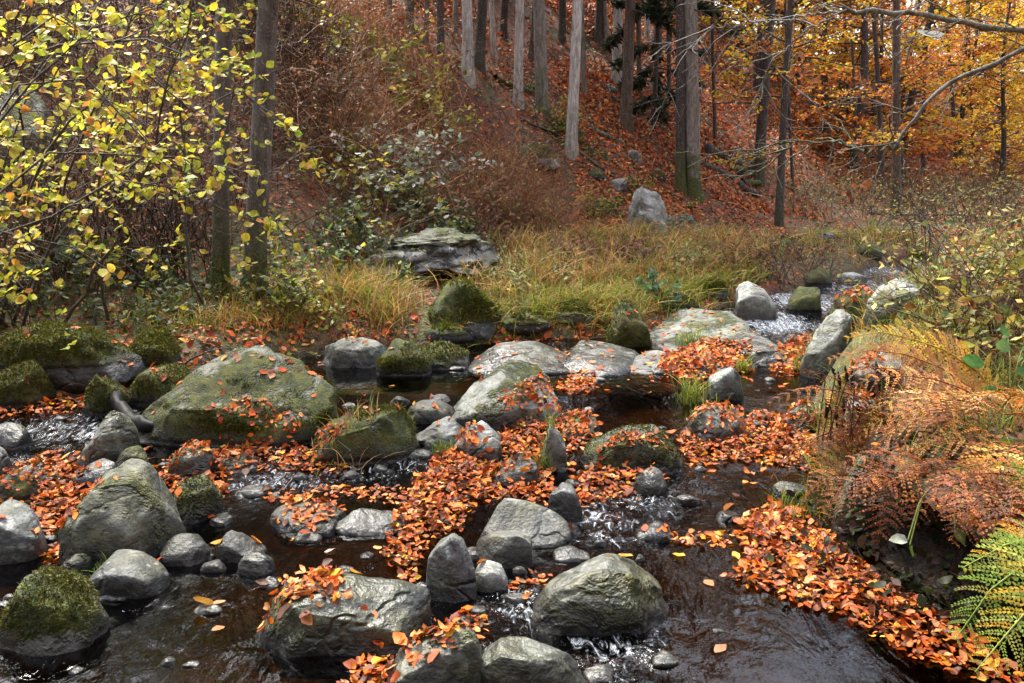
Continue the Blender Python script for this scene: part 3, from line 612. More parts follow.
# ------------------------------------------------------------------ drifts of fallen leaves
DRIFTS = [
 ('big orange heap of fallen leaves in the middle of the stream', [(392, 578), (380, 552), (398, 515), (412, 482), (440, 452), (470, 448), (498, 468), (505, 500), (478, 505), (462, 530), (430, 545), (415, 585)], 1100, .11),
 ('strip of fallen leaves running right from the central heap', [(470, 460), (545, 468), (560, 492), (552, 505), (500, 498), (480, 488)], 1000, .06),
 ('rounded leaf heap left of the round dark mossy boulder', [(572, 478), (600, 464), (650, 463), (668, 480), (650, 492), (600, 502), (578, 512)], 1100, .07),
 ('large wedge of rust-coloured leaves along the right bank', [(732, 522), (768, 503), (800, 510), (830, 535), (880, 575), (950, 612), (1030, 650), (1040, 700), (980, 685), (900, 655), (850, 622), (780, 598), (722, 578), (742, 556)], 1500, .06),
 ('tongue of floating leaves left of the large leaf wedge', [(655, 540), (690, 532), (735, 530), (742, 548), (690, 548)], 700, .02),
 ('leaf bank spread over stones right of the round dark boulder', [(672, 432), (720, 428), (760, 410), (812, 420), (820, 455), (790, 468), (740, 462), (690, 470)], 1000, .05),
 ('leaf heap in front of the pointed lichen boulder', [(500, 425), (540, 410), (590, 420), (600, 440), (560, 460), (520, 462), (488, 452)], 1000, .06),
 ('leaves caught between stones at the left edge', [(-10, 500), (20, 462), (60, 450), (95, 470), (80, 500), (60, 530), (30, 545), (-10, 540)], 800, .04),
 ('leaf strip in front of the large slanting boulder', [(185, 460), (240, 438), (310, 445), (350, 455), (345, 475), (280, 470), (200, 474)], 800, .03),
 ('raft of leaves drifting towards the central heap', [(255, 495), (320, 486), (400, 486), (430, 500), (400, 508), (345, 498), (280, 506)], 600, .015),
 ('orange leaves piled against the bottom edge', [(345, 672), (372, 650), (395, 655), (400, 668), (470, 680), (480, 700), (340, 705)], 1400, .05),
 ('red leaves hanging over the left side of the bottom centre boulder', [(258, 625), (275, 602), (320, 595), (350, 612), (352, 642), (320, 655), (270, 645)], 1400, .05),
 ('leaves washed between the banded boulder and the long dark one', [(432, 622), (460, 610), (490, 618), (485, 640), (455, 642)], 900, .02),
 ('red leaf drift below the streaked grey ledge', [(655, 372), (675, 352), (710, 348), (748, 352), (752, 372), (720, 382), (680, 380)], 900, .08),
 ('leaf patch on the shore above the bluish slab', [(548, 330), (580, 315), (622, 318), (622, 334), (580, 340)], 500, .04),
 ('leaf patch in the pool right of the pointed lichen boulder', [(556, 385), (575, 372), (598, 376), (596, 392), (570, 396)], 700, .05),
 ('leaves covering the flat stone in the left pool', [(278, 530), (285, 508), (320, 500), (345, 508), (340, 528), (310, 538)], 1200, .01),
 ('leaf strip along the near shore of the dry grass', [(440, 345), (470, 328), (540, 330), (560, 340), (500, 345)], 500, .03),
 ('leaf drift beside the tilted pale stone', [(770, 372), (780, 345), (810, 330), (830, 338), (815, 360), (800, 378)], 500, .05),
 ('leaves gathered behind the tilted pale stone', [(828, 322), (850, 312), (880, 316), (880, 328), (845, 330)], 400, .04),
 ('leaves lodged behind the domed boulder', [(140, 475), (180, 455), (235, 455), (235, 478), (215, 510), (190, 500), (150, 490)], 700, .02),
 ('leaf litter on the left shore above the white water', [(-10, 400), (60, 395), (110, 372), (180, 366), (180, 395), (130, 405), (60, 415), (-10, 420)], 500, .03),
 ('leaves on the row of little stones left of the domed boulder', [(30, 560), (60, 540), (100, 540), (120, 555), (70, 570)], 900, .02),
 ('leaf scraps by the long dark boulder in the ripples', [(505, 590), (530, 572), (552, 575), (545, 588)], 600, .01),
 ('leaf drift under the dead flower stalks', [(800, 470), (810, 435), (850, 430), (880, 440), (870, 480), (830, 490)], 700, .05),
]
DRIFTS += [('leaf litter along the muddy left shore behind the large slanting boulder', [(180, 378), (250, 366), (330, 352), (420, 346), (420, 330), (330, 330), (250, 338), (180, 350)], 260, .03),
 ('brown leaves blown into the dark hollow of the right bank', [(840, 520), (880, 560), (940, 600), (1024, 640), (1060, 600), (1000, 580), (930, 560), (870, 530)], 120, .02)]
for (lab, poly, dens, mound) in DRIFTS:
    wp = Wp(poly); n = int(min(max(2.3*dens*poly_area(wp), 40), 11000)); D = wp[:, 1].mean()
    xy = inside_sample(wp, n)
    e = -sd_poly(xy[:, 0], xy[:, 1], wp[:, :2]); keep = rng.uniform(size=n) < .25+e/.06; xy = xy[keep]; e = e[keep]; n = len(xy)
    z, nr, onr = drop(xy)
    if 'shore' in lab: q_ = ~onr; xy, z, nr, e = xy[q_], z[q_], nr[q_], e[q_]; n = len(xy)
    z = z + .006 + mound*np.clip(e/.22, 0, 1)*rng.uniform(0, 1, n)
    P = np.stack([xy[:, 0], xy[:, 1], z], -1)
    nr = norm(nr*1.0 + rng.normal(0, .36 if mound > .015 else .15, P.shape))
    nr[:, 2] = np.abs(nr[:, 2])
    L = np.clip(.035*np.exp(rng.normal(0, .28, n)), .02, .08)*np.clip(D/5, 1, 1.5)
    V, Fs, C = leaves(P, nr, L, palette(n, FALLEN, .25), True, None, .35, .3)
    tag(build('leaf_drift', V, Fs, M_FALLEN, col=C), lab, 'leaf drift', kind='stuff')
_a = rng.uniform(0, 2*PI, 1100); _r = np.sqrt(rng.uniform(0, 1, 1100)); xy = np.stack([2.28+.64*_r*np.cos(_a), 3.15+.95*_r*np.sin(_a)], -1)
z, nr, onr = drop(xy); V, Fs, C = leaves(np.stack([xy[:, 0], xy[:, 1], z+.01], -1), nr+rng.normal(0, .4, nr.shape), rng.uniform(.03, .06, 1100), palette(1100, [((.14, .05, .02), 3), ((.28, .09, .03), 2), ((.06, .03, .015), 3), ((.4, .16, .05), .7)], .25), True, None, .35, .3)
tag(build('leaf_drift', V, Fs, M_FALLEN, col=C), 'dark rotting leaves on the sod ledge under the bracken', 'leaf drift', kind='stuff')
# single leaves strewn over stones and shallow water
zone = np.array([(-4.4, 6.2), (-3.2, 4.6), (-2.4, 3.0), (-1.2, 2.5), (.3, 2.6), (1.3, 3.4), (1.7, 4.6), (2.2, 6), (3.2, 9), (2.2, 10), (-1, 8.2), (-3, 7)])
n = 2600; xy = inside_sample(zone, n)
z, nr, onr = drop(xy); k = (onr & (rng.uniform(size=n) < .5*np.clip(nr[:, 2]*1.6-.5, 0, 1))) | ((~onr) & (rng.uniform(size=n) < np.clip(fbm(xyz(xy[:, 0], xy[:, 1])*2.2, 2, 88)*1.3-.12, 0, .6)))
xy, z, nr = xy[k], z[k], nr[k]; n = len(xy)
V, Fs, C = leaves(np.stack([xy[:, 0], xy[:, 1], z+.005], -1), nr+rng.normal(0, .15, nr.shape), rng.uniform(.04, .075, n), palette(n, FALLEN, .25), True, None, .25, .2)
tag(build('scattered_leaves', V, Fs, M_FALLEN, col=C), 'single fallen leaves scattered over stones and wet edges', 'leaves', kind='stuff')
for lab, px, py, L, c in [('bright yellow leaf pair floating alone in the dark left pool', 214, 607, .085, (.70, .38, .08)), ('orange leaf floating beside the yellow one in the left pool', 226, 602, .06, (.6, .25, .10)), ('pale pink leaf floating right of the small domed stone', 324, 553, .055, (.62, .38, .30)), ('small brown leaf floating below the yellow one in the left pool', 225, 628, .05, (.36, .14, .04)), ('yellow leaf floating right of the speckled lichen stone', 531, 591, .05, (.7, .42, .04)), ('pale tan leaf lying on the front of the domed boulder', 93, 526, .06, (.55, .3, .15)), ('yellow leaf floating right of the small wet ripple stone', 672, 555, .06, (.72, .4, .03)), ('brown leaf floating in the dark water below the leaf wedge', 715, 654, .07, (.30, .15, .07)), ('orange leaf floating on the water left of the leaf wedge', 704, 581, .06, (.4, .17, .06))]:
    p = W(px, py); z, nr, _ = drop(p[None, :2])
    V, Fs, C = leaves(np.array([[p[0], p[1], z[0]+.006]]), nr+rng.normal(0, .05, (1, 3)), [L], np.array([c]), True, None, .15, .12)
    tag(build('fallen_leaf', V, Fs, M_FALLEN, col=C, loc=(p[0], p[1], z[0])), lab, 'leaf')
for lab, a, m_, c, r in [('thin dark stick lying across the central leaf heap', (405, 505), (430, 520), (452, 532), .005), ('pale stick sticking out of the leaf strip below the flat-topped dark boulder', (318, 452), (335, 462), (352, 474), .005), ('dark stick lying on the large wedge of leaves', (800, 560), (835, 580), (862, 590), .006), ('thin pale stick lying on the leaves at the left edge', (10, 520), (40, 508), (66, 505), .005), ('short dark twig in the leaf bank right of the round dark boulder', (715, 447), (740, 452), (764, 447), .006)]:
    P = resample(np.array([W(*a), W(*m_), W(*c)]), 9); z, _, _ = drop(P[:, :2]); P[:, 2] = np.linspace(z[0], z[-1], 9)*.4+z.max()*.6+.03
    V, Fq = tubes(P[None], np.linspace(r, r*.5, 9)[None], 5); tag(build('twig', V, [Fq], M_GRASS, col=np.full((len(V), 3), .05 if 'dark' in lab else .25)*np.array([1, .8, .6]), loc=P[0]), lab, 'twig')
# driftwood
P = np.array([W(128, 404)+[0, -.2, .12], W(133, 412)+[0, -.2, .12], W(139, 427)+[0, -.1, .08], W(152, 435)+[0, -.05, .07], W(172, 438)+[0, 0, .06], W(194, 446)+[0, 0, .02]])
tt = np.linspace(0, 1, 20); PP = np.stack([np.interp(tt, np.linspace(0, 1, 6), P[:, k]) for k in range(3)], -1)+.008*rng.normal(size=(20, 3))
V, Fq = tubes(PP[None], (np.interp(tt, [0, .05, .15, .5, 1], [.02, .05, .035, .05, .025]))[None], 10)
V = V*1.0+.012*rng.normal(size=V.shape)*.4
o = build('driftwood', V, [Fq], M_GRASS, col=np.full((len(V), 3), .012), loc=P[3]); o['moss'] = 0.0
tag(o, 'black curved piece of driftwood wedged between stones at left', 'driftwood')

# ------------------------------------------------------------------ trees
def trunk_mesh(base, top, r0, r1, seed, n=30, k=14, wob=.05, flare=.6):
    r = np.random.default_rng(seed); t = np.linspace(0, 1, n); Lh = np.linalg.norm(np.subtract(top, base))
    P = np.asarray(base)[None]*(1-t[:, None]) + np.asarray(top)[None]*t[:, None]
    ph = r.uniform(0, 6, 4)
    P[:, 0] += wob*(np.sin(t*5+ph[0])-np.sin(ph[0])); P[:, 1] += wob*(np.sin(t*6+ph[1])-np.sin(ph[1]))
    R = r0*(1-t)+r1*t; R = R*(1+flare*np.exp(-t*Lh/.28))
    V, Fq = tubes(P[None], R[None], k)
    c = np.repeat(P, k, 0); V = c+(V-c)*(1+.12*fbm(V*np.array([5, 5, 1.6])+seed, 3, seed)[:, None])
    return V, Fq, P, R
def limb(start, dirv, length, r, n=9, up=.2, wob=.12, rr=rng):
    d = norm(np.asarray(dirv, float)); P = [np.asarray(start, float)]; st = length/(n-1)
    for i in range(n-1):
        d = norm(d + rr.normal(0, wob, 3) + np.array([0, 0, up/n])); P.append(P[-1]+d*st)
    return np.array(P)
BARKC = {'pale': (.54, .52, .48), 'grey': (.27, .25, .22), 'brown': (.13, .095, .07), 'dark': (.065, .052, .043)}
YEL = [((.70, .42, .03), 3), ((.76, .52, .05), 2), ((.55, .22, .03), 1.5), ((.42, .40, .05), .8)]
ORA = [((.68, .26, .03), 3), ((.56, .16, .025), 3), ((.62, .32, .04), 2), ((.30, .08, .025), 1.5)]
RUS = [((.36, .10, .03), 3), ((.26, .07, .03), 3), ((.48, .17, .05), 2), ((.15, .05, .025), 1)]
PAL = [((.50, .30, .12), 2), ((.45, .22, .08), 2), ((.36, .30, .12), 1.5), ((.25, .12, .06), 1)]
GRN = [((.10, .16, .03), 3), ((.20, .22, .04), 2), ((.35, .32, .05), 1), ((.05, .09, .02), 2)]
def spray_crown(trunkP, trunkR, h0, h1, spread, nl, pal, leaf, lpl, wood, woodcol, seed, base_t=0, updir=.25, drop_=0.0):
    """limbs reaching out in flat sprays with leaves along their twigs; returns leaf arrays"""
    r = np.random.default_rng(seed); LP = []; zt = trunkP[:, 2]-trunkP[0, 2]; lines = []; rad = []
    for i in range(nl):
        hz = r.uniform(h0, h1); c = np.array([np.interp(hz, zt, trunkP[:, k]) for k in range(3)])
        a = r.uniform(0, 2*PI); ln = spread*r.uniform(.45, 1.0)*(1-.55*(hz-h0)/max(h1-h0, .1)*.9)
        B = limb(c, [math.cos(a), math.sin(a), r.uniform(-.05, .45)], ln, .03, 7, updir-.3, .13, r); lines.append(B); rad.append(np.linspace(.022, .005, 7)*max(.6, spread/2.5))
        for j in range(6):
            s = r.uniform(.25, 1); q = np.array([np.interp(s*6, np.arange(7), B[:, k]) for k in range(3)])
            b = a+r.choice([-1, 1])*r.uniform(.4, 1.1)
            Tw = limb(q, [math.cos(b), math.sin(b), r.uniform(-.25, .2)], ln*r.uniform(.2, .42), .01, 7, -.3-drop_, .15, r); lines.append(Tw); rad.append(np.linspace(.007, .002, 7))
            m = lpl; tpos = r.uniform(.1, 1, m)*6
            p = np.stack([np.interp(tpos, np.arange(7), Tw[:, k]) for k in range(3)], -1)+r.normal(0, leaf*.75, (m, 3))*np.array([1, 1, .45]); LP.append(p)
    V, Fq = tubes(np.array(lines), np.array(rad), 4); wood.add(V, Fq, woodcol)
    P = np.concatenate(LP); n = len(P)
    Nn = r.normal(0, .55, (n, 3))+np.array([0, 0, 1.])
    return leaves(P, Nn, r.uniform(.75, 1.25, n)*leaf, palette(n, pal, .25), False, None, .3, .3)
def spruce_crown(tP, h0, h1, spread, nw, seed, wood, live_from):
    r = np.random.default_rng(seed); lines = []; rad = []; NP = []; ND = []; zt = tP[:, 2]-tP[0, 2]
    for i in range(nw):
        hz = h0+(h1-h0)*(i+r.uniform(0, 1))/nw; c = np.array([np.interp(hz, zt, tP[:, k]) for k in range(3)])
        a = r.uniform(0, 2*PI); ln = spread*r.uniform(.5, 1)*(1-.6*(hz-h0)/(h1-h0))
        B = limb(c, [math.cos(a), math.sin(a), -.15], ln, .02, 7, -.3, .08, r); lines.append(B); rad.append(np.linspace(.016, .004, 7))
        if hz < live_from and r.uniform() < .75: continue
        m = int(110*ln); tp = r.uniform(.3, 1, m)*6
        NP.append(np.stack([np.interp(tp, np.arange(7), B[:, k]) for k in range(3)], -1)); b = a+r.choice([-1, 1], m)*r.uniform(.3, 1.2, m)
        ND.append(np.stack([np.cos(b), np.sin(b), r.uniform(-1.3, .1, m)], -1))
    V, Fq = tubes(np.array(lines), np.array(rad), 4); wood.add(V, Fq, (.06, .05, .042))
    if not NP: return None
    P = np.concatenate(NP); D = np.concatenate(ND); n = len(P)
    return leaves(P, rng.normal(size=(n, 3)), rng.uniform(.12, .26, n), palette(n, [((.025, .045, .022), 3), ((.05, .075, .04), 2), ((.10, .11, .07), 1)], .3), False, D, .3, .2, .5)
def tree(label, px, py, wpx, tpx, bark, kind, seed, height=13, moss=0.0, name='tree', pal=None, base=None, group=None, h0=None, spread=2.5, nl=26, leaf=.1, lpl=14):
    b = Pt(px, py) if base is None else np.asarray(base, float)
    D = b[1]; r0 = wpx/F*D/2*1.0
    # top: follow the lean seen in the photograph at the height of the frame's top edge
    if tpx is None: lean = rng.uniform(-.03, .03)
    else:
        q = at_depth(tpx, 0, D); lean = (q[0]-b[0])/max(q[2]-b[2], 1.0)
    top = b+np.array([lean*height, .02*height, height]); b0 = b-np.array([0, 0, .25])
    V, Fq, tP, tR = trunk_mesh(b0, top, r0, r0*.35, seed, wob=min(.07, .15*r0+.03), k=14 if wpx > 8 else 9)
    t = empty(name, b, label, 'tree', group)
    wood = MB(); wood.add(V, Fq, BARKC[bark])
    Lv = None
    fz = 1.6+.25*D-b[2]    # height where the picture ends
    if kind == 'spruce':
        Lv = spruce_crown(tP, max(fz*(1.0 if D < 12 else .45), 2.2), height-.3, 2.1, 34, seed, wood, max(fz*1.25, 4.0))
    elif kind == 'beech':
        Lv = spray_crown(tP, tR, h0 if h0 is not None else max(fz*1.05, 3.5), height-.3, spread, nl, pal or ORA, leaf, lpl, wood, np.array(BARKC[bark])*.7, seed)
    if seed < 3: wood.C[0][:] = (.125, .108, .09)
    o = wood.build('trunk', M_BARK, t, loc=b); o['moss'] = float(moss)
    if Lv is not None:
        V, Fs, C = Lv; build('crown', V, Fs, M_LEAF, t, C, loc=b)
    return t, tP, tR
TREES = [
 ('dark mossy spruce trunk on the left bank, left one of the close pair', 218, 298, 16, 222, 'dark', 'spruce', 1, 15, 1.1),
 ('thicker dark spruce trunk on the left bank, right one of the close pair', 250, 298, 21, 267, 'dark', 'spruce', 2, 16, 1.0),
 ('pale grey beech trunk high on the slope in front of a dark trunk', 468, 78, 11, 466, 'pale', 'beech', 3, 13, .3),
 ('dark trunk right behind the pale beech high on the slope', 478, 68, 10, 481, 'dark', 'spruce', 4, 13, .2),
 ('slim pale trunk left of the stout grey-brown trunk on the slope', 518, 104, 9, 519, 'pale', 'beech', 5, 12, .3),
 ('stout grey-brown trunk above the bright red leaf patch', 543, 112, 12, 541, 'grey', 'beech', 6, 15, .6),
 ('pale straight beech trunk rising from the leafy slope, lowest of the pale ones', 571, 152, 11, 579, 'pale', 'beech', 7, 14, .4),
 ('mottled pale trunk next to the reddish brown spruce trunk', 616, 84, 10, 620, 'pale', 'beech', 8, 13, .2),
 ('dim brown spruce trunk with a ragged outline left of the double trunk', 626, 126, 11, 629, 'brown', 'spruce', 9, 14, .1),
 ('dark half of the double trunk at the foot of the slope', 681, 192, 10, 679, 'dark', 'spruce', 10, 16, 1.3),
 ('thick pale half of the double trunk, moss around its foot', 694, 198, 15, 690, 'grey', 'spruce', 11, 17, 1.4),
 ('slender dark trunk at the upper left of the leafy slope', 441, 56, 7, 440, 'dark', 'spruce', 12, 12, .2),
 ('thin dark trunk at the top of the red-brown thicket', 409, 33, 8, 410, 'dark', 'spruce', 13, 12, .2),
 ('dark leaning trunk with a fork right of the double trunk', 758, 182, 11, 768, 'dark', 'beech', 14, 12, .5),
 ('wavy dark sapling trunk nearest the stream among yellow leaves', 779, 226, 8, 792, 'dark', 'beech', 15, 10, .3),
 ('thin straight dark trunk in the yellow foliage, left of a thicker one', 824, 140, 5, 826, 'dark', 'beech', 16, 11, .2),
 ('dark trunk in the yellow foliage, thickest in the middle of the right half', 839, 140, 7, 845, 'dark', 'beech', 17, 12, .2),
 ('dark trunk behind the hanging branch at right', 897, 208, 9, 903, 'brown', 'beech', 18, 13, .4),
 ('pole-thin dark trunk between the double trunk and the yellow foliage', 716, 143, 4, 716, 'dark', 'beech', 19, 9, .1),
 ('dark background trunk on the shaded slope above the mottled pale trunk', 598, 40, 8, 600, 'dark', 'spruce', 20, 13, .1),
 ('dark background trunk behind the ragged brown spruce', 656, 52, 8, 660, 'dark', 'spruce', 21, 13, .1),
 ('small dark background trunk left of the double trunk top', 667, 66, 6, 672, 'dark', 'spruce', 22, 13, .1),
 ('dark background trunk at the top between the pale slim trunks', 503, 38, 7, 505, 'dark', 'spruce', 23, 12, .1),
 ('dark background trunk at the top right of the stout grey-brown one', 562, 42, 7, 563, 'dark', 'spruce', 24, 12, .1),
]
for (lab, px, py, wpx, tpx, bark, kind, seed, hgt, moss) in TREES:
    pal = {14: ORA, 15: YEL, 16: YEL, 17: YEL, 18: ORA, 19: ORA}.get(seed)
    kw = {}
    if seed in (14, 15, 16, 17, 18, 19): kw = dict(h0=1.2 if seed == 15 else 2.0, spread=2.4, nl=34, leaf=.095, lpl=16)
    tree(lab, px, py, wpx, tpx, bark, kind, seed, hgt, moss, pal=pal, **kw)

for i in range(11):
    px = rng.uniform(725, 1010); py = rng.uniform(140, 205); w = rng.uniform(3, 6)
    tree('thin dark bare trunk among the yellow and orange foliage beyond the stream bend', px, py, w, px+rng.uniform(-12, 12), 'dark', 'beech', 700+i, rng.uniform(8, 12), .2, pal=[YEL, ORA, PAL][i % 3], group='thin trunks beyond the stream bend', h0=3, spread=1.6, nl=12, leaf=.09, lpl=8)
for i, (px, py, w, bk) in enumerate([(495, 60, 5, 'pale'), (585, 95, 5, 'grey'), (640, 95, 5, 'brown'), (530, 60, 5, 'brown'), (455, 30, 5, 'grey'), (425, 45, 5, 'brown'), (608, 48, 5, 'grey'), (648, 40, 6, 'pale'), (388, 22, 5, 'brown'), (670, 100, 4, 'dark')]):
    tree('thin far trunk standing between the larger trunks high on the slope', px, py, w, px+rng.uniform(-4, 4), bk, 'spruce', 730+i, 12, .2, group='thin trunks high on the slope')
# autumn wood across the valley: four prototypes, copied
protos = []
for i, (pal, bark, nl) in enumerate([(YEL, 'dark', 62), (ORA, 'dark', 62), (RUS, 'brown', 56), (PAL, 'brown', 40)]):
    t = empty('autumn_beech', (0, 0, 0), 'x', 'tree', 'autumn trees on the far slope'); hgt = 10.0
    V, Fq, tP, tR = trunk_mesh((0, 0, -.4), (rng.uniform(-.5, .5), 0, hgt), .14, .03, 400+i, wob=.18)
    wood = MB(); wood.add(V, Fq, BARKC[bark])
    Lv = spray_crown(tP, tR, 1.0, hgt-.2, 3.4, nl, pal, .15, 15, wood, np.array(BARKC[bark])*.8, 500+i)
    wood.build('trunk', M_BARK, t); V, Fs, C = Lv; build('crown', V, Fs, M_LEAF, t, C); protos.append(t)
names = ['yellow-leaved beech', 'orange-leaved beech', 'rust-leaved beech', 'thin pale-leaved beech']
far = []
for gi in range(400):
    ang = rng.uniform(.10, .80); D = rng.uniform(23, 62); x, y = ang*D, D
    s = sd_poly(np.array([x]), np.array([y]), STREAM)[0]
    if s < 2.0 or (y < yfoot(x)-1.0 and D < 28): continue
    if ang < .30 and D < 34: continue
    if any((x-a)**2+(y-b)**2 < 3.0**2 for a, b, _ in far): continue
    far.append((x, y, gi))
far = sorted(far, key=lambda q: q[1])[:60]
used_p = set()
for i, (x, y, gi) in enumerate(far):
    px = 512+F*x/y
    k = int(rng.choice(4, p=[.55, .30, .05, .10] if px < 860 and y < 40 else [.28, .42, .12, .18]))
    if k in used_p:
        t = protos[k].copy(); COL.objects.link(t)
        for ch in protos[k].children:
            c = ch.copy(); COL.objects.link(c); c.parent = t
    else: t = protos[k]; used_p.add(k)
    t.location = (x, y, ground(x, y)-.1); t.rotation_euler = (0, 0, rng.uniform(0, 6.28)); sc = rng.uniform(.75, 1.25); t.scale = (sc, sc, sc*rng.uniform(.9, 1.2))
    t['label'] = names[k]+' among the autumn wood on the slope beyond the stream bend'
for k in range(4):
    if k not in used_p:
        for ch in list(protos[k].children): bpy.data.objects.remove(ch)
        bpy.data.objects.remove(protos[k])
# dark spruces filling the slope top
sp = []
sproto = None
for gi in range(300):
    ang = rng.uniform(-.75, .34); D = rng.uniform(24, 46); x, y = ang*D, D
    if any((x-a)**2+(y-b)**2 < 2.3**2 for a, b in sp) or y < yfoot(x)+9: continue
    sp.append((x, y))
for i, (x, y) in enumerate(sp[:34]):
    if sproto is None:
        sproto = empty('spruce', (0, 0, 0), 'dark spruce standing in the shade high on the wooded slope', 'tree', 'spruces high on the slope')
        V, Fq, tP, tR = trunk_mesh((0, 0, -.4), (0, 0, 12), .17, .04, 450, wob=.1); wood = MB(); wood.add(V, Fq, (.085, .066, .052))
        Lv = spruce_crown(tP, 1.0, 11.8, 2.4, 70, 451, wood, 3.0); wood.build('trunk', M_BARK, sproto); V, Fs, C = Lv; build('crown', V, Fs, M_LEAF, sproto, C); t = sproto
    else:
        t = sproto.copy(); COL.objects.link(t)
        for ch in sproto.children:
            c = ch.copy(); COL.objects.link(c); c.parent = t
    t.location = (x, y, ground(x, y)-.1); t.rotation_euler = (0, 0, rng.uniform(0, 6.28)); s = rng.uniform(.8, 1.3); t.scale = (s, s, s)
# a young spruce with hanging greenish twigs left of the double trunk
b = Pt(652, 128); t = empty('young_spruce', b, 'young spruce with thin drooping grey-green twigs left of the double trunk', 'tree')
V, Fq, tP, tR = trunk_mesh(b-[0, 0, .3], b+[.1, 0, 7], .06, .02, 460); wood = MB(); wood.add(V, Fq, BARKC['dark'])
Lv = spruce_crown(tP, .8, 6.8, 1.7, 44, 461, wood, 1.0); wood.build('trunk', M_BARK, t, loc=b); build('crown', Lv[0], Lv[1], M_LEAF, t, Lv[2], loc=b)

# ------------------------------------------------------------------ hazel reaching in from the left
b = Pt(40, 330); b = np.array([-4.5, 6.9, ground(-4.5, 6.9)])
hz = empty('hazel', b, 'hazel with thin arching stems and bright yellow-green leaves on the left bank', 'tree')
HAZ = [((.60, .56, .05), 4), ((.48, .52, .05), 3), ((.70, .60, .10), 2), ((.66, .40, .05), 1), ((.60, .24, .06), .5), ((.32, .40, .05), 1)]
lines = []; rads = []; LP = []; LN = []; LH = []
stems = []
for k in range(15):   # arching stems
    a = rng.uniform(-1.5, .35); ln = rng.uniform(2.6, 4.6); st = b+np.array([rng.normal(0, .25), rng.normal(0, .25), -.1])
    P = limb(st, [.55*math.cos(a)*.9, .75*math.sin(a), 1.25], ln, .02, 12, -.8, .09); stems.append(P)
for pts in [[(-120, 200, 5.0), (0, 60, 4.9), (83, 36, 4.8), (133, 37, 4.8), (200, 55, 4.8), (240, 87, 4.9), (267, 110, 5.0), (290, 132, 5.1)],
            [(-100, 260, 4.6), (-20, 150, 4.5), (40, 60, 4.5), (110, 20, 4.6), (170, 5, 4.7)],
            [(-60, 260, 4.9), (60, 210, 4.9), (130, 170, 5.0), (190, 190, 5.2), (230, 215, 5.4)],
            [(-60, 180, 4.3), (20, 80, 4.3), (60, 62, 4.4), (105, 95, 4.4), (150, 150, 4.5)],
            [(-80, 280, 4.6), (0, 232, 4.6), (50, 240, 4.7), (100, 262, 4.8), (130, 280, 4.9)],
            [(-80, 130, 4.4), (10, 40, 4.5), (60, 20, 4.6), (140, 60, 4.8), (210, 120, 5.0)],
            [(60, 330, 6.6), (110, 260, 6.0), (160, 130, 5.6), (178, 60, 5.4), (200, -20, 5.2)],
            [(200, 300, 6.5), (180, 200, 6.3), (185, 120, 6.2), (170, 40, 6.1), (160, -20, 6.0)],
            [(110, 320, 6.9), (95, 200, 6.3), (120, 90, 6.0), (110, -20, 5.8)],
            [(-60, 240, 4.7), (30, 160, 4.8), (90, 150, 4.9), (150, 165, 5.0), (215, 160, 5.2), (262, 175, 5.3)]]:
    P = np.array([at_depth(*p) for p in pts]); stems.append(resample(np.concatenate([[b], P]) if pts[0][0] < 50 else P, 12)+rng.normal(0, .02, (12, 3)))
for P in stems:
    lines.append(P); rads.append(np.linspace(.016, .004, 12))
    for j in range(15):
        s = rng.uniform(3, 11); q = np.array([np.interp(s, np.arange(12), P[:, k]) for k in range(3)])
        d = norm(P[min(int(s)+1, 11)]-P[int(s)-1])+rng.normal(0, .6, 3)+np.array([.1, -.1, -.15]); d[1] *= .7
        T = limb(q, d, rng.uniform(.35, .85), .004, 12, -.5, .16); lines.append(T); rads.append(np.linspace(.0045, .0015, 12))
        for m in range(int(rng.integers(7, 14))):
            u = rng.uniform(3, 11); p = np.array([np.interp(u, np.arange(12), T[:, k]) for k in range(3)]); LP.append(p+rng.normal(0, .012, 3))
            LH.append(norm(d)+rng.normal(0, .8, 3)); LN.append(np.array([0, -.6, .8])+rng.normal(0, .6, 3))
V, Fq = tubes(np.array(lines), np.array(rads), 5)
o = build('stems', V, [Fq], M_BARK, hz, np.full((len(V), 3), .11)*np.array([1, .85, .7]), loc=b); o['moss'] = 0.0
n = len(LP); V, Fs, C = leaves(np.array(LP), np.array(LN), rng.uniform(.042, .074, n), palette(n, HAZ, .2), True, np.array(LH), .25, .3, 1.25)
build('foliage', V, Fs, M_LEAF, hz, C, loc=b)

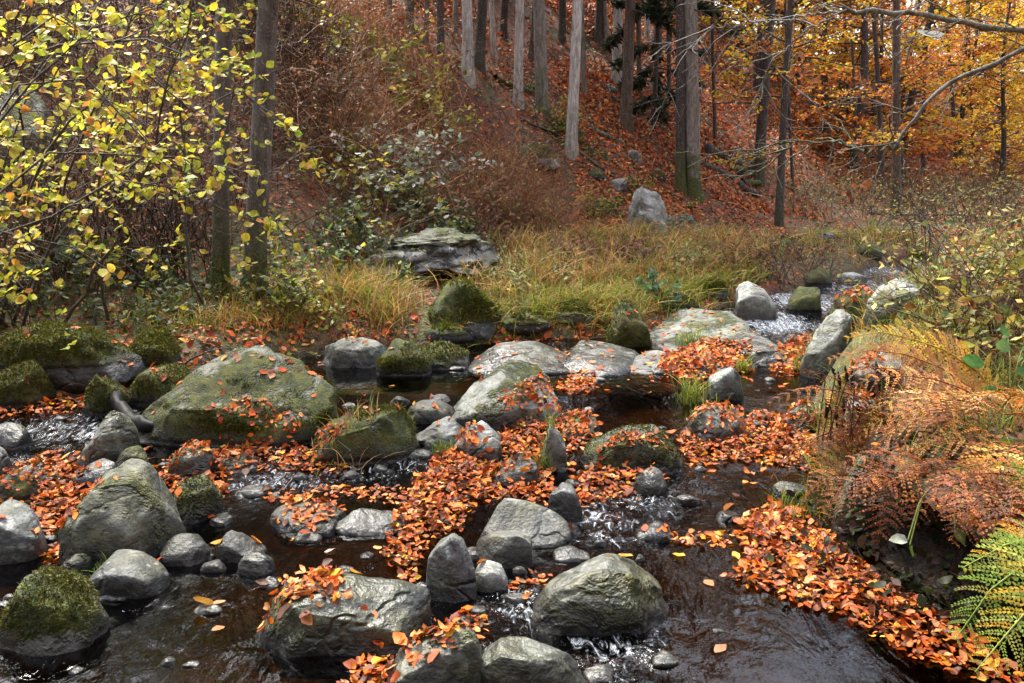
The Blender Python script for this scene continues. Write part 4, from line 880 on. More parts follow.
# ------------------------------------------------------------------ overhanging tree on the right, bare branches in view, crown added
b = np.array([4.9, 5.8, ground(4.9, 5.8)])
ot = empty('leaning_tree', b, 'tree beyond the right edge whose thin bare grey branches hang into the view', 'tree')
V, Fq, tP, tR = trunk_mesh(b-[0, 0, .3], b+[-1.2, -.6, 11], .15, .05, 600)
wood = MB(); wood.add(V, Fq, (.12, .11, .09)); Lc = spray_crown(tP, tR, 5.6, 10.6, 5.0, 60, ORA, .13, 14, wood, np.array([.1, .09, .075]), 601); build('crown', Lc[0], Lc[1], M_LEAF, ot, Lc[2], loc=b); o = wood.build('trunk', M_BARK, ot, loc=b); o['moss'] = .6  # unseen leafy crown added to darken the water's reflection and block sky
def branch(pts, r0, r1, col, tw, seed, ln=(.3, .8)):
    r = np.random.default_rng(seed); m = MB(); P = resample(np.array([at_depth(*p) for p in pts]), 30); P[1:] += r.normal(0, .010, (29, 3))
    V, Fq = tubes(P[None], np.linspace(r0, r1, 30)[None]*(1+.12*r.normal(size=(1, 30))), 8); m.add(V, Fq, col)
    L = []; R = []
    for j in range(tw):
        s = r.uniform(8, 29); q = np.array([np.interp(s, np.arange(30), P[:, k]) for k in range(3)])
        d = norm(P[min(int(s)+1, 29)]-P[int(s)-1])+r.normal(0, .65, 3)+np.array([-.15, 0, -.2])
        T = limb(q, d, r.uniform(*ln), .006, 9, -.5, .17, r); L.append(T); R.append(np.linspace(.0055, .0018, 9))
        for jj in range(3):
            qq = T[int(r.integers(2, 8))]; L.append(limb(qq, norm(T[-1]-T[0])+r.normal(0, .6, 3), r.uniform(.12, .35), .003, 9, -.5, .2, r)); R.append(np.linspace(.003, .0012, 9))
    if L: V, Fq = tubes(np.array(L), np.array(R), 4); m.add(V, Fq, np.array(col)*.8)
    o = m.build('branch', M_BARK, ot, loc=b); o['moss'] = 0.0; return o, P
br1, BP = branch([(1230, 60, 5.8), (1100, 45, 5.3), (1024, 33, 5.0), (985, 26, 5.0), (955, 18, 5.0), (920, 13, 5.0), (880, 11, 5.0), (850, 12, 5.0), (838, 3, 5.0)], .028, .013, (.20, .21, .17), 6, 1)
br1['label'] = 'thicker grey mossy branch along the top right'
branch([(845, 12, 5.0), (815, 14, 5.1), (785, 22, 5.2), (750, 24, 5.3), (715, 28, 5.4), (700, 32, 5.4)], .009, .003, (.26, .25, .22), 9, 2)
branch([(845, 10, 5.0), (820, 22, 5.0), (797, 40, 5.1), (775, 60, 5.2), (760, 90, 5.3)], .007, .002, (.26, .25, .22), 8, 3)
branch([(860, 5, 5.0), (880, 20, 5.0), (900, 30, 5.1)], .006, .002, (.26, .25, .22), 3, 4)
branch([(1220, 60, 5.9), (1080, 35, 5.5), (1024, 51, 5.3), (990, 65, 5.3), (955, 80, 5.3), (928, 100, 5.3), (910, 122, 5.3), (898, 145, 5.3)], .022, .012, (.16, .15, .13), 7, 5)
branch([(898, 144, 5.3), (880, 150, 5.3), (868, 153, 5.3), (840, 143, 5.4), (800, 142, 5.5), (775, 152, 5.6)], .013, .003, (.14, .15, .08), 9, 6)
branch([(925, 100, 5.3), (905, 108, 5.3), (890, 118, 5.4), (872, 135, 5.4)], .006, .002, (.2, .18, .15), 3, 7)
branch([(900, 140, 5.3), (905, 170, 5.3), (915, 210, 5.4), (930, 235, 5.4)], .005, .002, (.2, .18, .15), 5, 8)
# pale withered leaf caught on the upper branch, and hanging brown leaves
p = at_depth(932, 33, 5.0)
V, Fs, C = leaves(p[None], np.array([[.1, -.6, .8]]), [.19], np.array([(.62, .66, .62)]), True, np.array([[1., .1, 0]]), .1, .3)
tag(build('hanging_leaf', V-[.1, 0, 0], Fs, M_LEAF, col=C, loc=p), 'large pale grey-white withered leaf caught below the upper right branch', 'leaf')
pts = np.array([at_depth(px+rng.normal(0, 6), py+rng.normal(0, 9), 5.4+rng.normal(0, .08)) for px, py in [(866, 85), (862, 80), (812, 78), (804, 68), (796, 74), (858, 175), (862, 182), (745, 70)] for _ in range(7)])
V, Fs, C = leaves(pts, rng.normal(size=pts.shape), rng.uniform(.04, .07, len(pts)), palette(len(pts), [((.16, .06, .03), 2), ((.24, .09, .04), 1)], .2), True, rng.normal(0, .4, pts.shape)+[0, 0, -1], .4, .3)
build('withered_leaves', V, Fs, M_LEAF, ot, C, loc=b)
# ------------------------------------------------------------------ leaf litter, undergrowth, grass
def litter(n, ymin, ymax, xl, xr, size, filt, pal, lift=.02):
    y = np.sqrt(rng.uniform(ymin**2, ymax**2, n)); x = rng.uniform(xl, xr, n)*y
    sd = sd_poly(x, y, STREAM); k = (sd > .0) & filt(x, y); x, y = x[k], y[k]
    nn = normal_at(x, y); z = H(x, y)+lift*rng.uniform(.2, 1, len(x))
    return np.stack([x, y, z], -1), norm(nn+rng.normal(0, .4, nn.shape)), size*(.8+.4*rng.uniform(size=len(x)))*np.clip(y/14, .75, 1.9)
def litmask(x, y):
    f = fbm(xyz(x, y)*.5, 3, 61)
    spit = np.clip((yfoot(x)-y)/1.5, 0, 1)
    return rng.uniform(size=len(x)) < np.clip(.85+f*1.2-.3*spit, .08, 1)
P, Nn, L = litter(270000, 6.5, 40, -.78, .80, .078, litmask, LITTER)
f = fbm(P*np.array([.35, .35, 0]), 3, 64); c = palette(len(P), LITTER, .25)*(1+.55*f)[:, None]
bright = np.exp(-((P[:, 0]-1.0)/1.6)**2-((P[:, 1]-17.6)/1.3)**2)+.6*np.exp(-((P[:, 0]+2.2)/1.5)**2-((P[:, 1]-21)/1.2)**2)+.5*np.exp(-((P[:, 0]-4.6)/1.6)**2-((P[:, 1]-18)/1.6)**2)+np.clip(fbm(P*np.array([.5, .5, 0])+9, 3, 68)*2.2-.25, 0, .8)
c = c*(1-.0*bright)[:, None]; m = rng.uniform(size=len(P)) < np.clip(bright, 0, 1)*.9
c[m] = palette(m.sum(), [((.62, .14, .035), 3), ((.55, .2, .06), 2), ((.4, .08, .02), 1)], .2)
V, Fs, C = leaves(P, Nn, L, np.clip(c, .003, .9), False, None, .3, .3)
P2, N2, L2 = litter(110000, 12.5, 30, -.25, .55, .085, lambda x, y: (y > yfoot(x)-.6) & (fbm(xyz(x, y)*.45+5, 3, 62) > -.02), LITTER)
V2, F2, C2 = leaves(P2+[0, 0, .02], N2, L2, palette(len(P2), [((.60, .17, .03), 3), ((.44, .10, .02), 3), ((.58, .27, .08), 2), ((.24, .06, .018), 3), ((.10, .04, .015), 2)], .25), False, None, .3, .3)
Fs = [np.concatenate([a_, b_+len(V)]) for a_, b_ in zip(Fs, F2)]; V = np.concatenate([V, V2]); C = np.concatenate([C, C2])
tag(build('leaf_litter', V, Fs, M_FALLEN, col=C), 'rust and orange leaf litter covering the wooded slope', 'leaf litter', kind='stuff')

def twigs(xy, hmin, hmax, r, nb, lean=.35, seg=6):
    n = len(xy); z = H(xy[:, 0], xy[:, 1]); base = np.stack([xy[:, 0], xy[:, 1], z-.03], -1)
    h = rng.uniform(hmin, hmax, n); d = np.stack([rng.normal(0, lean, n), rng.normal(0, lean, n)-.1, np.ones(n)], -1); d = norm(d)
    t = np.linspace(0, 1, seg)
    bend = rng.normal(0, .3, (n, 3)); bend[:, 2] = -np.abs(bend[:, 2])
    S = base[:, None]+d[:, None]*(h[:, None]*t)[..., None]+bend[:, None]*(h[:, None]*t**2.2)[..., None]+rng.normal(0, .018, (n, seg, 3))*t[None, :, None]
    lines = [S]; R = [np.repeat(np.linspace(1, .4, seg)[None]*r, n, 0)*rng.uniform(.6, 1.3, (n, 1))]
    for b in range(nb):
        s = rng.uniform(1.2, seg-1.3, n); i = s.astype(int); f = (s-i)[:, None]
        q = S[np.arange(n), i]*(1-f)+S[np.arange(n), i+1]*f
        dd = norm(norm(S[np.arange(n), i+1]-S[np.arange(n), i])+rng.normal(0, .6, (n, 3)))
        ll = h*rng.uniform(.2, .5, n)
        B = q[:, None]+dd[:, None]*(ll[:, None]*t)[..., None]+rng.normal(0, .014, (n, seg, 3))*t[None, :, None]; B[:, :, 2] -= (.15*ll[:, None]*t**2)
        lines.append(B); R.append(np.repeat(np.linspace(.6, .25, seg)[None]*r, n, 0))
    return np.concatenate(lines), np.concatenate(R)
def thicket(name, label, poly, n, hmin, hmax, r, nb, cols, leafn, leafpal, leafsize, lean=.35):
    wp = np.array([Pt(*p) for p in poly]); xy = inside_sample(wp, n*2); fk = fbm(xyz(xy[:, 0], xy[:, 1])*.8+3, 3, 71); xy = xy[rng.uniform(size=len(xy)) < np.clip(.5+fk*1.6, .06, 1)][:n]
    L, R = twigs(xy, hmin, hmax, r, nb, lean); V, Fq = tubes(L, R, 3)
    c = np.repeat(np.repeat(palette(len(L), cols, .25)*np.clip(1+1.5*fbm(L[:, 0]*np.array([.9, .9, 0])+7, 3, 73), .3, 2.0)[:, None], L.shape[1]*3, 0), 1, 0)
    m = MB(); m.add(V, Fq, c)
    if leafn:
        k = rng.integers(0, len(L), leafn); j = rng.integers(2, L.shape[1], leafn)
        P = L[k, j]+rng.normal(0, .03, (leafn, 3))
        V, Fs, C = leaves(P, rng.normal(0, .6, P.shape)+[0, -.2, .8], rng.uniform(.7, 1.3, leafn)*leafsize, palette(leafn, leafpal, .25), False, None, .3, .3); m.add(V, Fs, C)
    return tag(m.build(name, M_GRASS), label, 'undergrowth', kind='stuff')
BR = [((.12, .075, .04), 3), ((.20, .125, .065), 2), ((.06, .042, .028), 2)]
RB = [((.30, .15, .07), 3), ((.42, .27, .13), 2), ((.20, .095, .05), 2), ((.46, .34, .19), 1.4)]
RL = [((.28, .10, .05), 3), ((.40, .19, .09), 2), ((.17, .06, .035), 2), ((.36, .28, .07), .7), ((.5, .32, .1), .4)]
thicket('undergrowth', 'dark brown twiggy thicket behind the hazel on the left slope', [(-60, 330), (60, 300), (200, 290), (330, 270), (350, 200), (340, 80), (300, 20), (120, 5), (-60, 20)], 1700, .7, 2.0, .006, 5, BR, 4200, RL, .055)
thicket('undergrowth', 'reddish brown haze of dry stems on the slope above the rock outcrop', [(330, 290), (400, 235), (480, 240), (540, 240), (570, 230), (515, 165), (460, 130), (420, 60), (350, 20), (300, 10), (290, 100)], 1500, .5, 1.3, .0045, 5, RB, 5500, RL, .05, .4)
thicket('undergrowth', 'sparse dry stems and saplings among the trunks of the slope', [(420, 60), (560, 160), (640, 200), (720, 190), (780, 200), (760, 120), (700, 60), (600, 20), (450, 20)], 420, .3, 1.1, .005, 4, BR, 2500, RL, .06, .5)
thicket('undergrowth', 'grey-green and brown scrub on the valley floor under the autumn wood', [(790, 225), (830, 235), (900, 245), (1000, 245), (1080, 250), (1100, 200), (1000, 175), (900, 180), (800, 190)], 1300, .4, 1.5, .007, 4, [((.12, .08, .05), 2), ((.17, .12, .08), 2), ((.20, .16, .12), .6)], 8000, [((.20, .24, .07), 3), ((.36, .30, .08), 2), ((.45, .2, .06), 2), ((.30, .34, .18), 1.5), ((.5, .4, .1), 1)], .065, .5)
thicket('undergrowth', 'mixed weeds and yellowing scrub on top of the right bank', [(900, 330), (940, 300), (980, 285), (1100, 280), (1200, 330), (1200, 420), (1040, 420), (960, 400)], 420, .25, .8, .004, 4, [((.15, .10, .05), 2), ((.25, .2, .1), 1), ((.10, .05, .035), 1)], 4200, [((.22, .25, .06), 3), ((.38, .34, .08), 2), ((.42, .2, .06), 1), ((.12, .18, .04), 2), ((.55, .42, .10), 1)], .055, .45)

def blades(base, h, width, lean, cols, droop=.9, seg=5, bias=(0, 0)):
    n = len(base); a = rng.uniform(0, 2*PI, n); ux = np.cos(a)+bias[0]; uy = np.sin(a)+bias[1]
    d = np.stack([ux, uy, np.zeros(n)], -1); t = np.linspace(0, 1, seg)
    ln = lean*rng.uniform(.2, 1.3, n)
    P = base[:, None]+np.stack([np.zeros((n, seg)), np.zeros((n, seg)), h[:, None]*(t-droop*.35*ln[:, None]*t**2.5)], -1)+d[:, None]*(h*ln)[:, None, None]*(t**1.8)[None, :, None]
    s = norm(np.stack([-d[:, 1], d[:, 0], np.zeros(n)], -1)+rng.normal(0, .4, (n, 3)))
    w = width[:, None]*np.array([1, .95, .8, .5, .05])[None]
    V = np.stack([P-s[:, None]*w[..., None]*.5, P+s[:, None]*w[..., None]*.5], 2).reshape(-1, 3)
    i = np.arange(n*seg*2).reshape(n, seg, 2); Fq = np.stack([i[:, :-1, 0], i[:, :-1, 1], i[:, 1:, 1], i[:, 1:, 0]], -1).reshape(-1, 4)
    c = palette(n, cols, .22); return V, Fq, np.repeat(c, seg*2, 0)*np.tile(np.repeat(np.linspace(.75, 1.1, seg), 2), n)[:, None]
STRAW = [((.48, .29, .09), 4), ((.36, .20, .06), 3), ((.58, .40, .15), 2), ((.30, .26, .06), 1.5), ((.24, .12, .05), 1)]
GREEN = [((.17, .26, .03), 3), ((.32, .36, .045), 3), ((.09, .15, .022), 2), ((.46, .40, .07), 1.5)]
def grass(label, poly, tufts, per, hmin, hmax, cols, spread=.10, lean=.6, wpx=.9, surf=False):
    wp = np.array([Pt(*p) for p in poly]); c = inside_sample(wp, tufts)
    xy = np.repeat(c, per, 0)+rng.normal(0, spread, (tufts*per, 2)); hh = np.repeat(rng.uniform(hmin, hmax, tufts), per)*rng.uniform(.5, 1.1, len(xy))
    sd = sd_poly(xy[:, 0], xy[:, 1], STREAM); k = sd > -.06; xy, hh = xy[k], hh[k]
    if surf: z, _, _ = drop(xy)
    else: z = H(xy[:, 0], xy[:, 1])
    V, Fq, C = blades(np.stack([xy[:, 0], xy[:, 1], z-.02], -1), hh, np.full(len(xy), wpx)*xy[:, 1]/F*rng.uniform(.7, 1.4, len(xy)), lean, cols)
    return tag(build('grass', V, [Fq], M_GRASS, col=C), label, 'grass', kind='stuff')
grass('tall golden dry grass on the bank below the slope', [(455, 292), (500, 300), (560, 290), (640, 285), (690, 278), (740, 268), (780, 258), (790, 246), (700, 240), (600, 242), (520, 250), (470, 262)], 150, 40, .2, .6, STRAW+GREEN[:1], .13, 1.1)
grass('low green and yellow grass at the water side of the bank', [(440, 338), (500, 332), (560, 322), (620, 330), (660, 318), (690, 304), (730, 286), (760, 272), (700, 285), (600, 295), (520, 302)], 240, 28, .08, .36, GREEN+GREEN+STRAW[:2], .12, 1.2)
grass('dry golden grass hanging over the left bank below the outcrop', [(328, 335), (350, 325), (400, 325), (412, 300), (390, 285), (345, 280), (320, 300)], 55, 30, .15, .5, STRAW+GREEN[:2], .1, 1.1)
grass('green and straw grass on the left bank around the double trunk', [(130, 340), (200, 335), (310, 335), (330, 310), (290, 290), (180, 300), (120, 310)], 110, 22, .1, .3, GREEN+STRAW, .09, .9)
grass('mixed yellow and green grass on the far valley shore', [(770, 262), (830, 262), (920, 252), (1000, 250), (1000, 235), (900, 232), (800, 238)], 80, 22, .12, .4, STRAW+GREEN, .16, 1.0)
grass('tangled yellowing grass on top of the right bank', [(850, 340), (880, 312), (930, 295), (1060, 280), (1150, 360), (1040, 420), (900, 400)], 180, 20, .12, .36, GREEN+STRAW[:1], .09, .9)
grass('thin green and straw grass overhanging the water side of the right bank', [(815, 420), (840, 400), (870, 420), (880, 470), (860, 520), (835, 510), (820, 470)], 60, 22, .1, .28, GREEN, .06, 1.0)
def tuft(label, px, py, h, n, cols, spread=.04, lean=.7):
    p = Pt(px, py); xy = p[None, :2]+rng.normal(0, spread, (n, 2)); z, _, _ = drop(xy)
    V, Fq, C = blades(np.stack([xy[:, 0], xy[:, 1], z-.01], -1), h*rng.uniform(.5, 1.1, n), np.full(n, .9*p[1]/F), lean, cols)
    tag(build('grass_tuft', V, [Fq], M_GRASS, col=C, loc=p), label, 'grass tuft')
G2 = [((.16, .26, .03), 3), ((.26, .36, .05), 2), ((.10, .16, .03), 1)]
tuft('bright green grass tuft in the water behind the central leaf heap', 545, 470, .16, 90, G2)
tuft('green grass tuft at the top of the central leaf heap', 446, 455, .14, 60, G2)
tuft('grass tuft on the grey slab in the right leaf bank', 706, 424, .14, 80, G2, .06)
tuft('dark green grass tuft at the water edge left of the grey slab', 690, 402, .28, 90, GREEN, .05)
tuft('little grass tuft on the mossy boulder at lower left', 104, 578, .09, 60, G2, .025)
tuft('grass tuft behind the dripping whitish stone', 742, 372, .22, 60, G2)
tuft('grass tuft hanging at the right end of the flat-topped dark boulder', 396, 425, .16, 70, GREEN, .05, 1.1)
tuft('dry straw tuft in front of the flat-topped dark boulder', 348, 462, .2, 60, STRAW[:3]+GREEN[:2], .08, 1.3)
tuft('green grass tuft left of the large leaf wedge', 800, 512, .16, 120, GREEN, .08)
tuft('grass tuft beside the tilted pale stone', 800, 372, .22, 70, G2)
tuft('green grass tuft against the streaked grey ledge', 690, 350, .2, 70, G2, .07)
# dry stalk across the mossy boulder
P = resample(np.array([at_depth(33, 587, 2.95), at_depth(55, 587, 2.9), at_depth(91, 603, 2.8)]), 8); z, _, _ = drop(P[:, :2]); P[:, 2] = np.maximum(z+.012, P[:, 2]*0+z.max()*.6)
V, Fq = tubes(P[None], np.full((1, 8), .0028), 5); tag(build('dry_stalk', V, [Fq], M_GRASS, col=np.full((len(V), 3), .42)*np.array([1, .85, .6])), 'pale dry stalk lying across the mossy boulder at lower left', 'stalk')

# ------------------------------------------------------------------ shrubs one can tell apart
def shrub(label, px, py, w, h, ns, cols, leafn, pal, ls, name='shrub'):
    b = Pt(px, py); xy = b[None, :2]+rng.normal(0, w*.28, (ns, 2)); L, R = twigs(xy, h*.6, h, .006, 5, .45); V, Fq = tubes(L, R, 4)
    t = empty(name, b, label, 'shrub')
    o = build('stems', V, [Fq], M_BARK, t, np.repeat(palette(len(L), cols, .2), L.shape[1]*4, 0), loc=b); o['moss'] = 0.0
    k = rng.integers(0, len(L), leafn); j = rng.integers(2, L.shape[1], leafn); P = L[k, j]+rng.normal(0, ls*.6, (leafn, 3))
    V, Fs, C = leaves(P, rng.normal(0, .5, P.shape)+[0, -.3, .8], rng.uniform(.7, 1.3, leafn)*ls, palette(leafn, pal, .22), True, None, .2, .25, 1.1); build('foliage', V, Fs, M_LEAF, t, C, loc=b)
WHT = [((.42, .48, .42), 3), ((.30, .38, .30), 2), ((.12, .18, .08), 2), ((.55, .58, .52), 1)]
DKG = [((.06, .10, .03), 3), ((.10, .15, .04), 2), ((.34, .34, .05), 1), ((.15, .2, .12), 1)]
YGR = [((.40, .38, .05), 3), ((.22, .26, .04), 2), ((.55, .46, .06), 1), ((.10, .14, .03), 1)]
shrub('bramble with frosty white-green leaves on the slope above the outcrop', 425, 195, .9, 1.0, 26, BR, 520, WHT, .10)
shrub('green ivy-like shrub with pale leaf undersides left of the frosty bramble', 375, 200, .9, .95, 24, BR, 480, YGR+WHT[:2], .085)
shrub('dark green shrub hanging over the left side of the outcrop', 345, 255, .9, .8, 26, BR, 560, DKG, .08)
shrub('yellow-green shrub on the slope at the top of the brown thicket', 390, 90, 1.2, 1.1, 22, RB, 420, YGR, .10)
shrub('yellow-tinged small shrub between the red stems and the leafy slope', 430, 130, 1.0, .9, 18, RB, 260, YGR, .09)
shrub('green bush rooted on top of the layered outcrop', 425, 228, .8, .6, 24, BR, 420, DKG, .075)
shrub('dark ivy hanging at the left end of the layered outcrop', 388, 262, .5, .5, 20, BR, 300, DKG, .065)
shrub('yellow-green bush on the slope between the stout grey-brown and the pale straight trunk', 556, 128, .8, .5, 16, BR, 200, YGR, .09)
shrub('low green bramble on the leafy slope above the standing rock', 600, 215, .8, .4, 18, BR, 260, DKG+YGR, .07)
shrub('yellow-leaved sapling high in the thicket right of the spruce pair', 330, 70, 1.3, 1.6, 16, BR, 360, YGR, .09)
shrub('small green bush at the edge of the red-brown thicket beside the golden grass', 500, 225, .8, .6, 18, BR, 240, YGR+DKG, .07)
shrub('dark fern-green bramble on the outcrop just above its overhang', 450, 236, .8, .5, 24, BR, 380, DKG, .07)
shrub('brown-green bramble on the slope below the double trunk', 655, 205, .9, .45, 18, BR, 260, DKG+YGR, .06)
shrub('low green clump in the litter right of the mossy slope rock', 585, 150, .8, .35, 16, BR, 200, DKG, .07)
shrub('olive shrub around the foot of the spruce pair', 285, 300, .9, .7, 24, BR, 420, DKG+YGR, .07)
shrub('green shrub on the shaded left bank behind the long mossy boulder', 60, 300, 1.0, .7, 24, BR, 420, DKG, .08)
shrub('small green shrub on the leafy bank left of the spruce pair', 150, 285, .8, .55, 20, BR, 300, DKG+YGR[:2], .07)
shrub('small shrub of dark red leaves on the near grass bank', 640, 268, .5, .55, 16, [((.10, .05, .04), 1)], 150, [((.16, .07, .04), 2), ((.25, .14, .07), 1)], .06)
shrub('dark green leafy plant at the grass bank above the streaked ledge', 652, 300, .4, .4, 14, BR, 130, [((.04, .13, .06), 2), ((.08, .2, .09), 1)], .07, 'leafy_plant')
shrub('dark brown seeding weeds at the far shore of the grass bank', 780, 282, .6, .75, 24, [((.10, .05, .035), 1)], 220, [((.14, .07, .04), 2), ((.22, .12, .06), 1)], .05, 'seeding_weed')
shrub('dark brown seeding weeds just right of the far grassy shore', 812, 275, .6, .7, 20, [((.10, .05, .035), 1)], 180, [((.14, .07, .04), 2), ((.22, .12, .06), 1)], .05, 'seeding_weed')
shrub('grey-green conifer-like bush beside the standing pale rock', 676, 236, .5, .5, 20, BR, 260, [((.22, .32, .24), 2), ((.30, .40, .32), 1)], .06)
shrub('tall brown flower stalks with seed heads on top of the right bank', 978, 340, .35, .75, 16, [((.10, .055, .035), 1)], 260, [((.13, .06, .035), 2), ((.22, .11, .05), 1)], .04, 'seeding_weed')
shrub('yellowing shrub with mottled leaves at the right edge of the bank', 1010, 345, .6, .65, 18, BR, 320, [((.5, .42, .08), 2), ((.3, .32, .06), 2), ((.42, .2, .06), 1)], .06)

for i, (lab, px, py, w, h, kind) in enumerate([('low dark weeds on the left bank between the hazel and the spruce pair', 190, 318, .9, .4, 0), ('low weeds with yellow leaves on the left bank beside the dry grass', 310, 318, .7, .45, 1), ('dark low bramble at the left edge of the bank', 20, 318, .9, .5, 0), ('low bramble on the left bank above the green mossy stone', 130, 325, .8, .4, 0), ('brown dead weeds standing in the golden grass, left of the middle', 560, 268, .7, .55, 2), ('brown dead weeds standing in the golden grass below the standing rock', 610, 262, .8, .6, 2), ('brown dead weeds at the right end of the golden grass', 725, 262, .8, .6, 2), ('grey-green leafy weeds in the golden grass near the tall mossy hump', 520, 285, .6, .45, 3), ('pale yellow-green weeds in the grass right of the middle', 690, 272, .7, .5, 3), ('red-brown dock stalks behind the golden grass', 480, 248, .6, .7, 2)]):
    shrub(lab, px, py, w, h, 20, [BR, BR, [((.14, .07, .045), 2), ((.2, .11, .06), 1)], BR][kind], [300, 260, 160, 240][kind], [DKG, YGR, [((.20, .09, .05), 2), ((.3, .16, .08), 1)], [((.25, .3, .12), 2), ((.4, .4, .12), 1)]][kind], .055, 'weed')
for lab, px, py, Y in [('near-black weeds added to darken the hollow below the hanging plant', 915, 560, 2.95), ('near-black weeds added to darken the hollow beside the green fern', 955, 580, 2.75), ('near-black weeds added to darken the water end of the hollow', 880, 530, 3.3)]:  # added plants; their near-black colours carry the shade of the hollow
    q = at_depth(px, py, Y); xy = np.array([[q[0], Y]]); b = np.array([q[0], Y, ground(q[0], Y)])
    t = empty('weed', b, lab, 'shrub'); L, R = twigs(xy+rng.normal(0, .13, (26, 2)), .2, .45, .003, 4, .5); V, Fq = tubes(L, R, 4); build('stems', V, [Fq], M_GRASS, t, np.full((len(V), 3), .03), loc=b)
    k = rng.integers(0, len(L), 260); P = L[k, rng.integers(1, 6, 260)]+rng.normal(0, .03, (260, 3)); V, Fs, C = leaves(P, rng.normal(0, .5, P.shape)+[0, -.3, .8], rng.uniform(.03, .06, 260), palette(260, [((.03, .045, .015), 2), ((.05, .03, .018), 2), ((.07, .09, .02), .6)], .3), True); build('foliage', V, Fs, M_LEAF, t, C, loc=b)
# logs and dead wood
def log(label, a, bb, r, col, moss=0, nb=0, name='fallen_log', cat='log'):
    A = Pt(*a); B_ = Pt(*bb); B_[1] = min(max(B_[1], A[1]-1.2), A[1]+1.2); B_[0] = A[0]+(bb[0]-a[0])/F*A[1]; B_[2] = ground(B_[0], B_[1])+r; t = np.linspace(0, 1, 14)[:, None]; P = A*(1-t)+B_*t; P[:, 2] = np.maximum(P[:, 2], H(P[:, 0], P[:, 1])+r*.5)+rng.normal(0, r*.12, 14)
    m = MB(); V, Fq = tubes(P[None], np.linspace(r, r*.7, 14)[None]*(1+.08*rng.normal(size=(1, 14))), 9); m.add(V, Fq, col)
    if nb:
        L = np.array([limb(P[int(rng.integers(1, 13))], rng.normal(0, .6, 3)+[0, 0, .5], rng.uniform(.4, 1.2), .01, 7, -.3, .15) for _ in range(nb)]); V, Fq = tubes(L, np.repeat(np.linspace(.012, .004, 7)[None], nb, 0), 4); m.add(V, Fq, np.array(col)*.9)
    o = m.build(name, M_BARK, loc=P[0]); o['moss'] = float(moss); tag(o, label, cat)
log('dead dark log on the shaded slope behind the double trunk', (610, 100), (672, 140), .09, (.07, .05, .045), 0, 8)
log('pale broken log below the ragged brown spruce', (630, 118), (672, 138), .06, (.24, .19, .15), 0, 4)
log('dark fallen trunk between the double trunk and the forked tree', (706, 150), (752, 178), .14, (.06, .045, .04), 0, 10)
log('dark fallen log lying lower under the pole-thin trunk', (700, 165), (750, 196), .1, (.07, .05, .045), 0, 10)
log('mossy green log at the foot of the forked dark tree', (742, 184), (764, 188), .09, (.14, .15, .03), 3)
log('thin pale fallen branch along the valley floor at right', (868, 214), (985, 228), .05, (.22, .20, .14), 0, 10, 'fallen_branch', 'branch')
log('dark fallen branch lying behind the hazel on the left bank', (92, 276), (212, 288), .035, (.08, .065, .05), 0, 5, 'fallen_branch', 'branch')
log('thin dark stick along the left shore over the mossy stones', (138, 366), (216, 366), .015, (.06, .05, .04), 0, 2, 'fallen_branch', 'branch')
log('grey fallen log on the slope behind the pale straight beech', (588, 128), (622, 146), .06, (.17, .14, .11), .5, 4)
log('dark dead branch in the litter between the stout and the pale straight trunk', (520, 120), (566, 140), .035, (.07, .05, .04), 0, 6, 'fallen_branch', 'branch')
log('dead branch in the litter below the double trunk', (640, 178), (690, 205), .03, (.12, .09, .07), 0, 5, 'fallen_branch', 'branch')
log('mossy fallen log high between the slim pale trunks', (495, 80), (535, 92), .07, (.09, .09, .04), 1.5, 2)
log('thin fallen branch crossing the leafy slope above the standing rock', (575, 150), (612, 178), .035, (.14, .11, .08), 0, 3, 'fallen_branch', 'branch')
#log('dead brown log at the shore beside the white-spotted stone', (722, 300), (750, 296), .07, (.18, .12, .08), 0, 0)

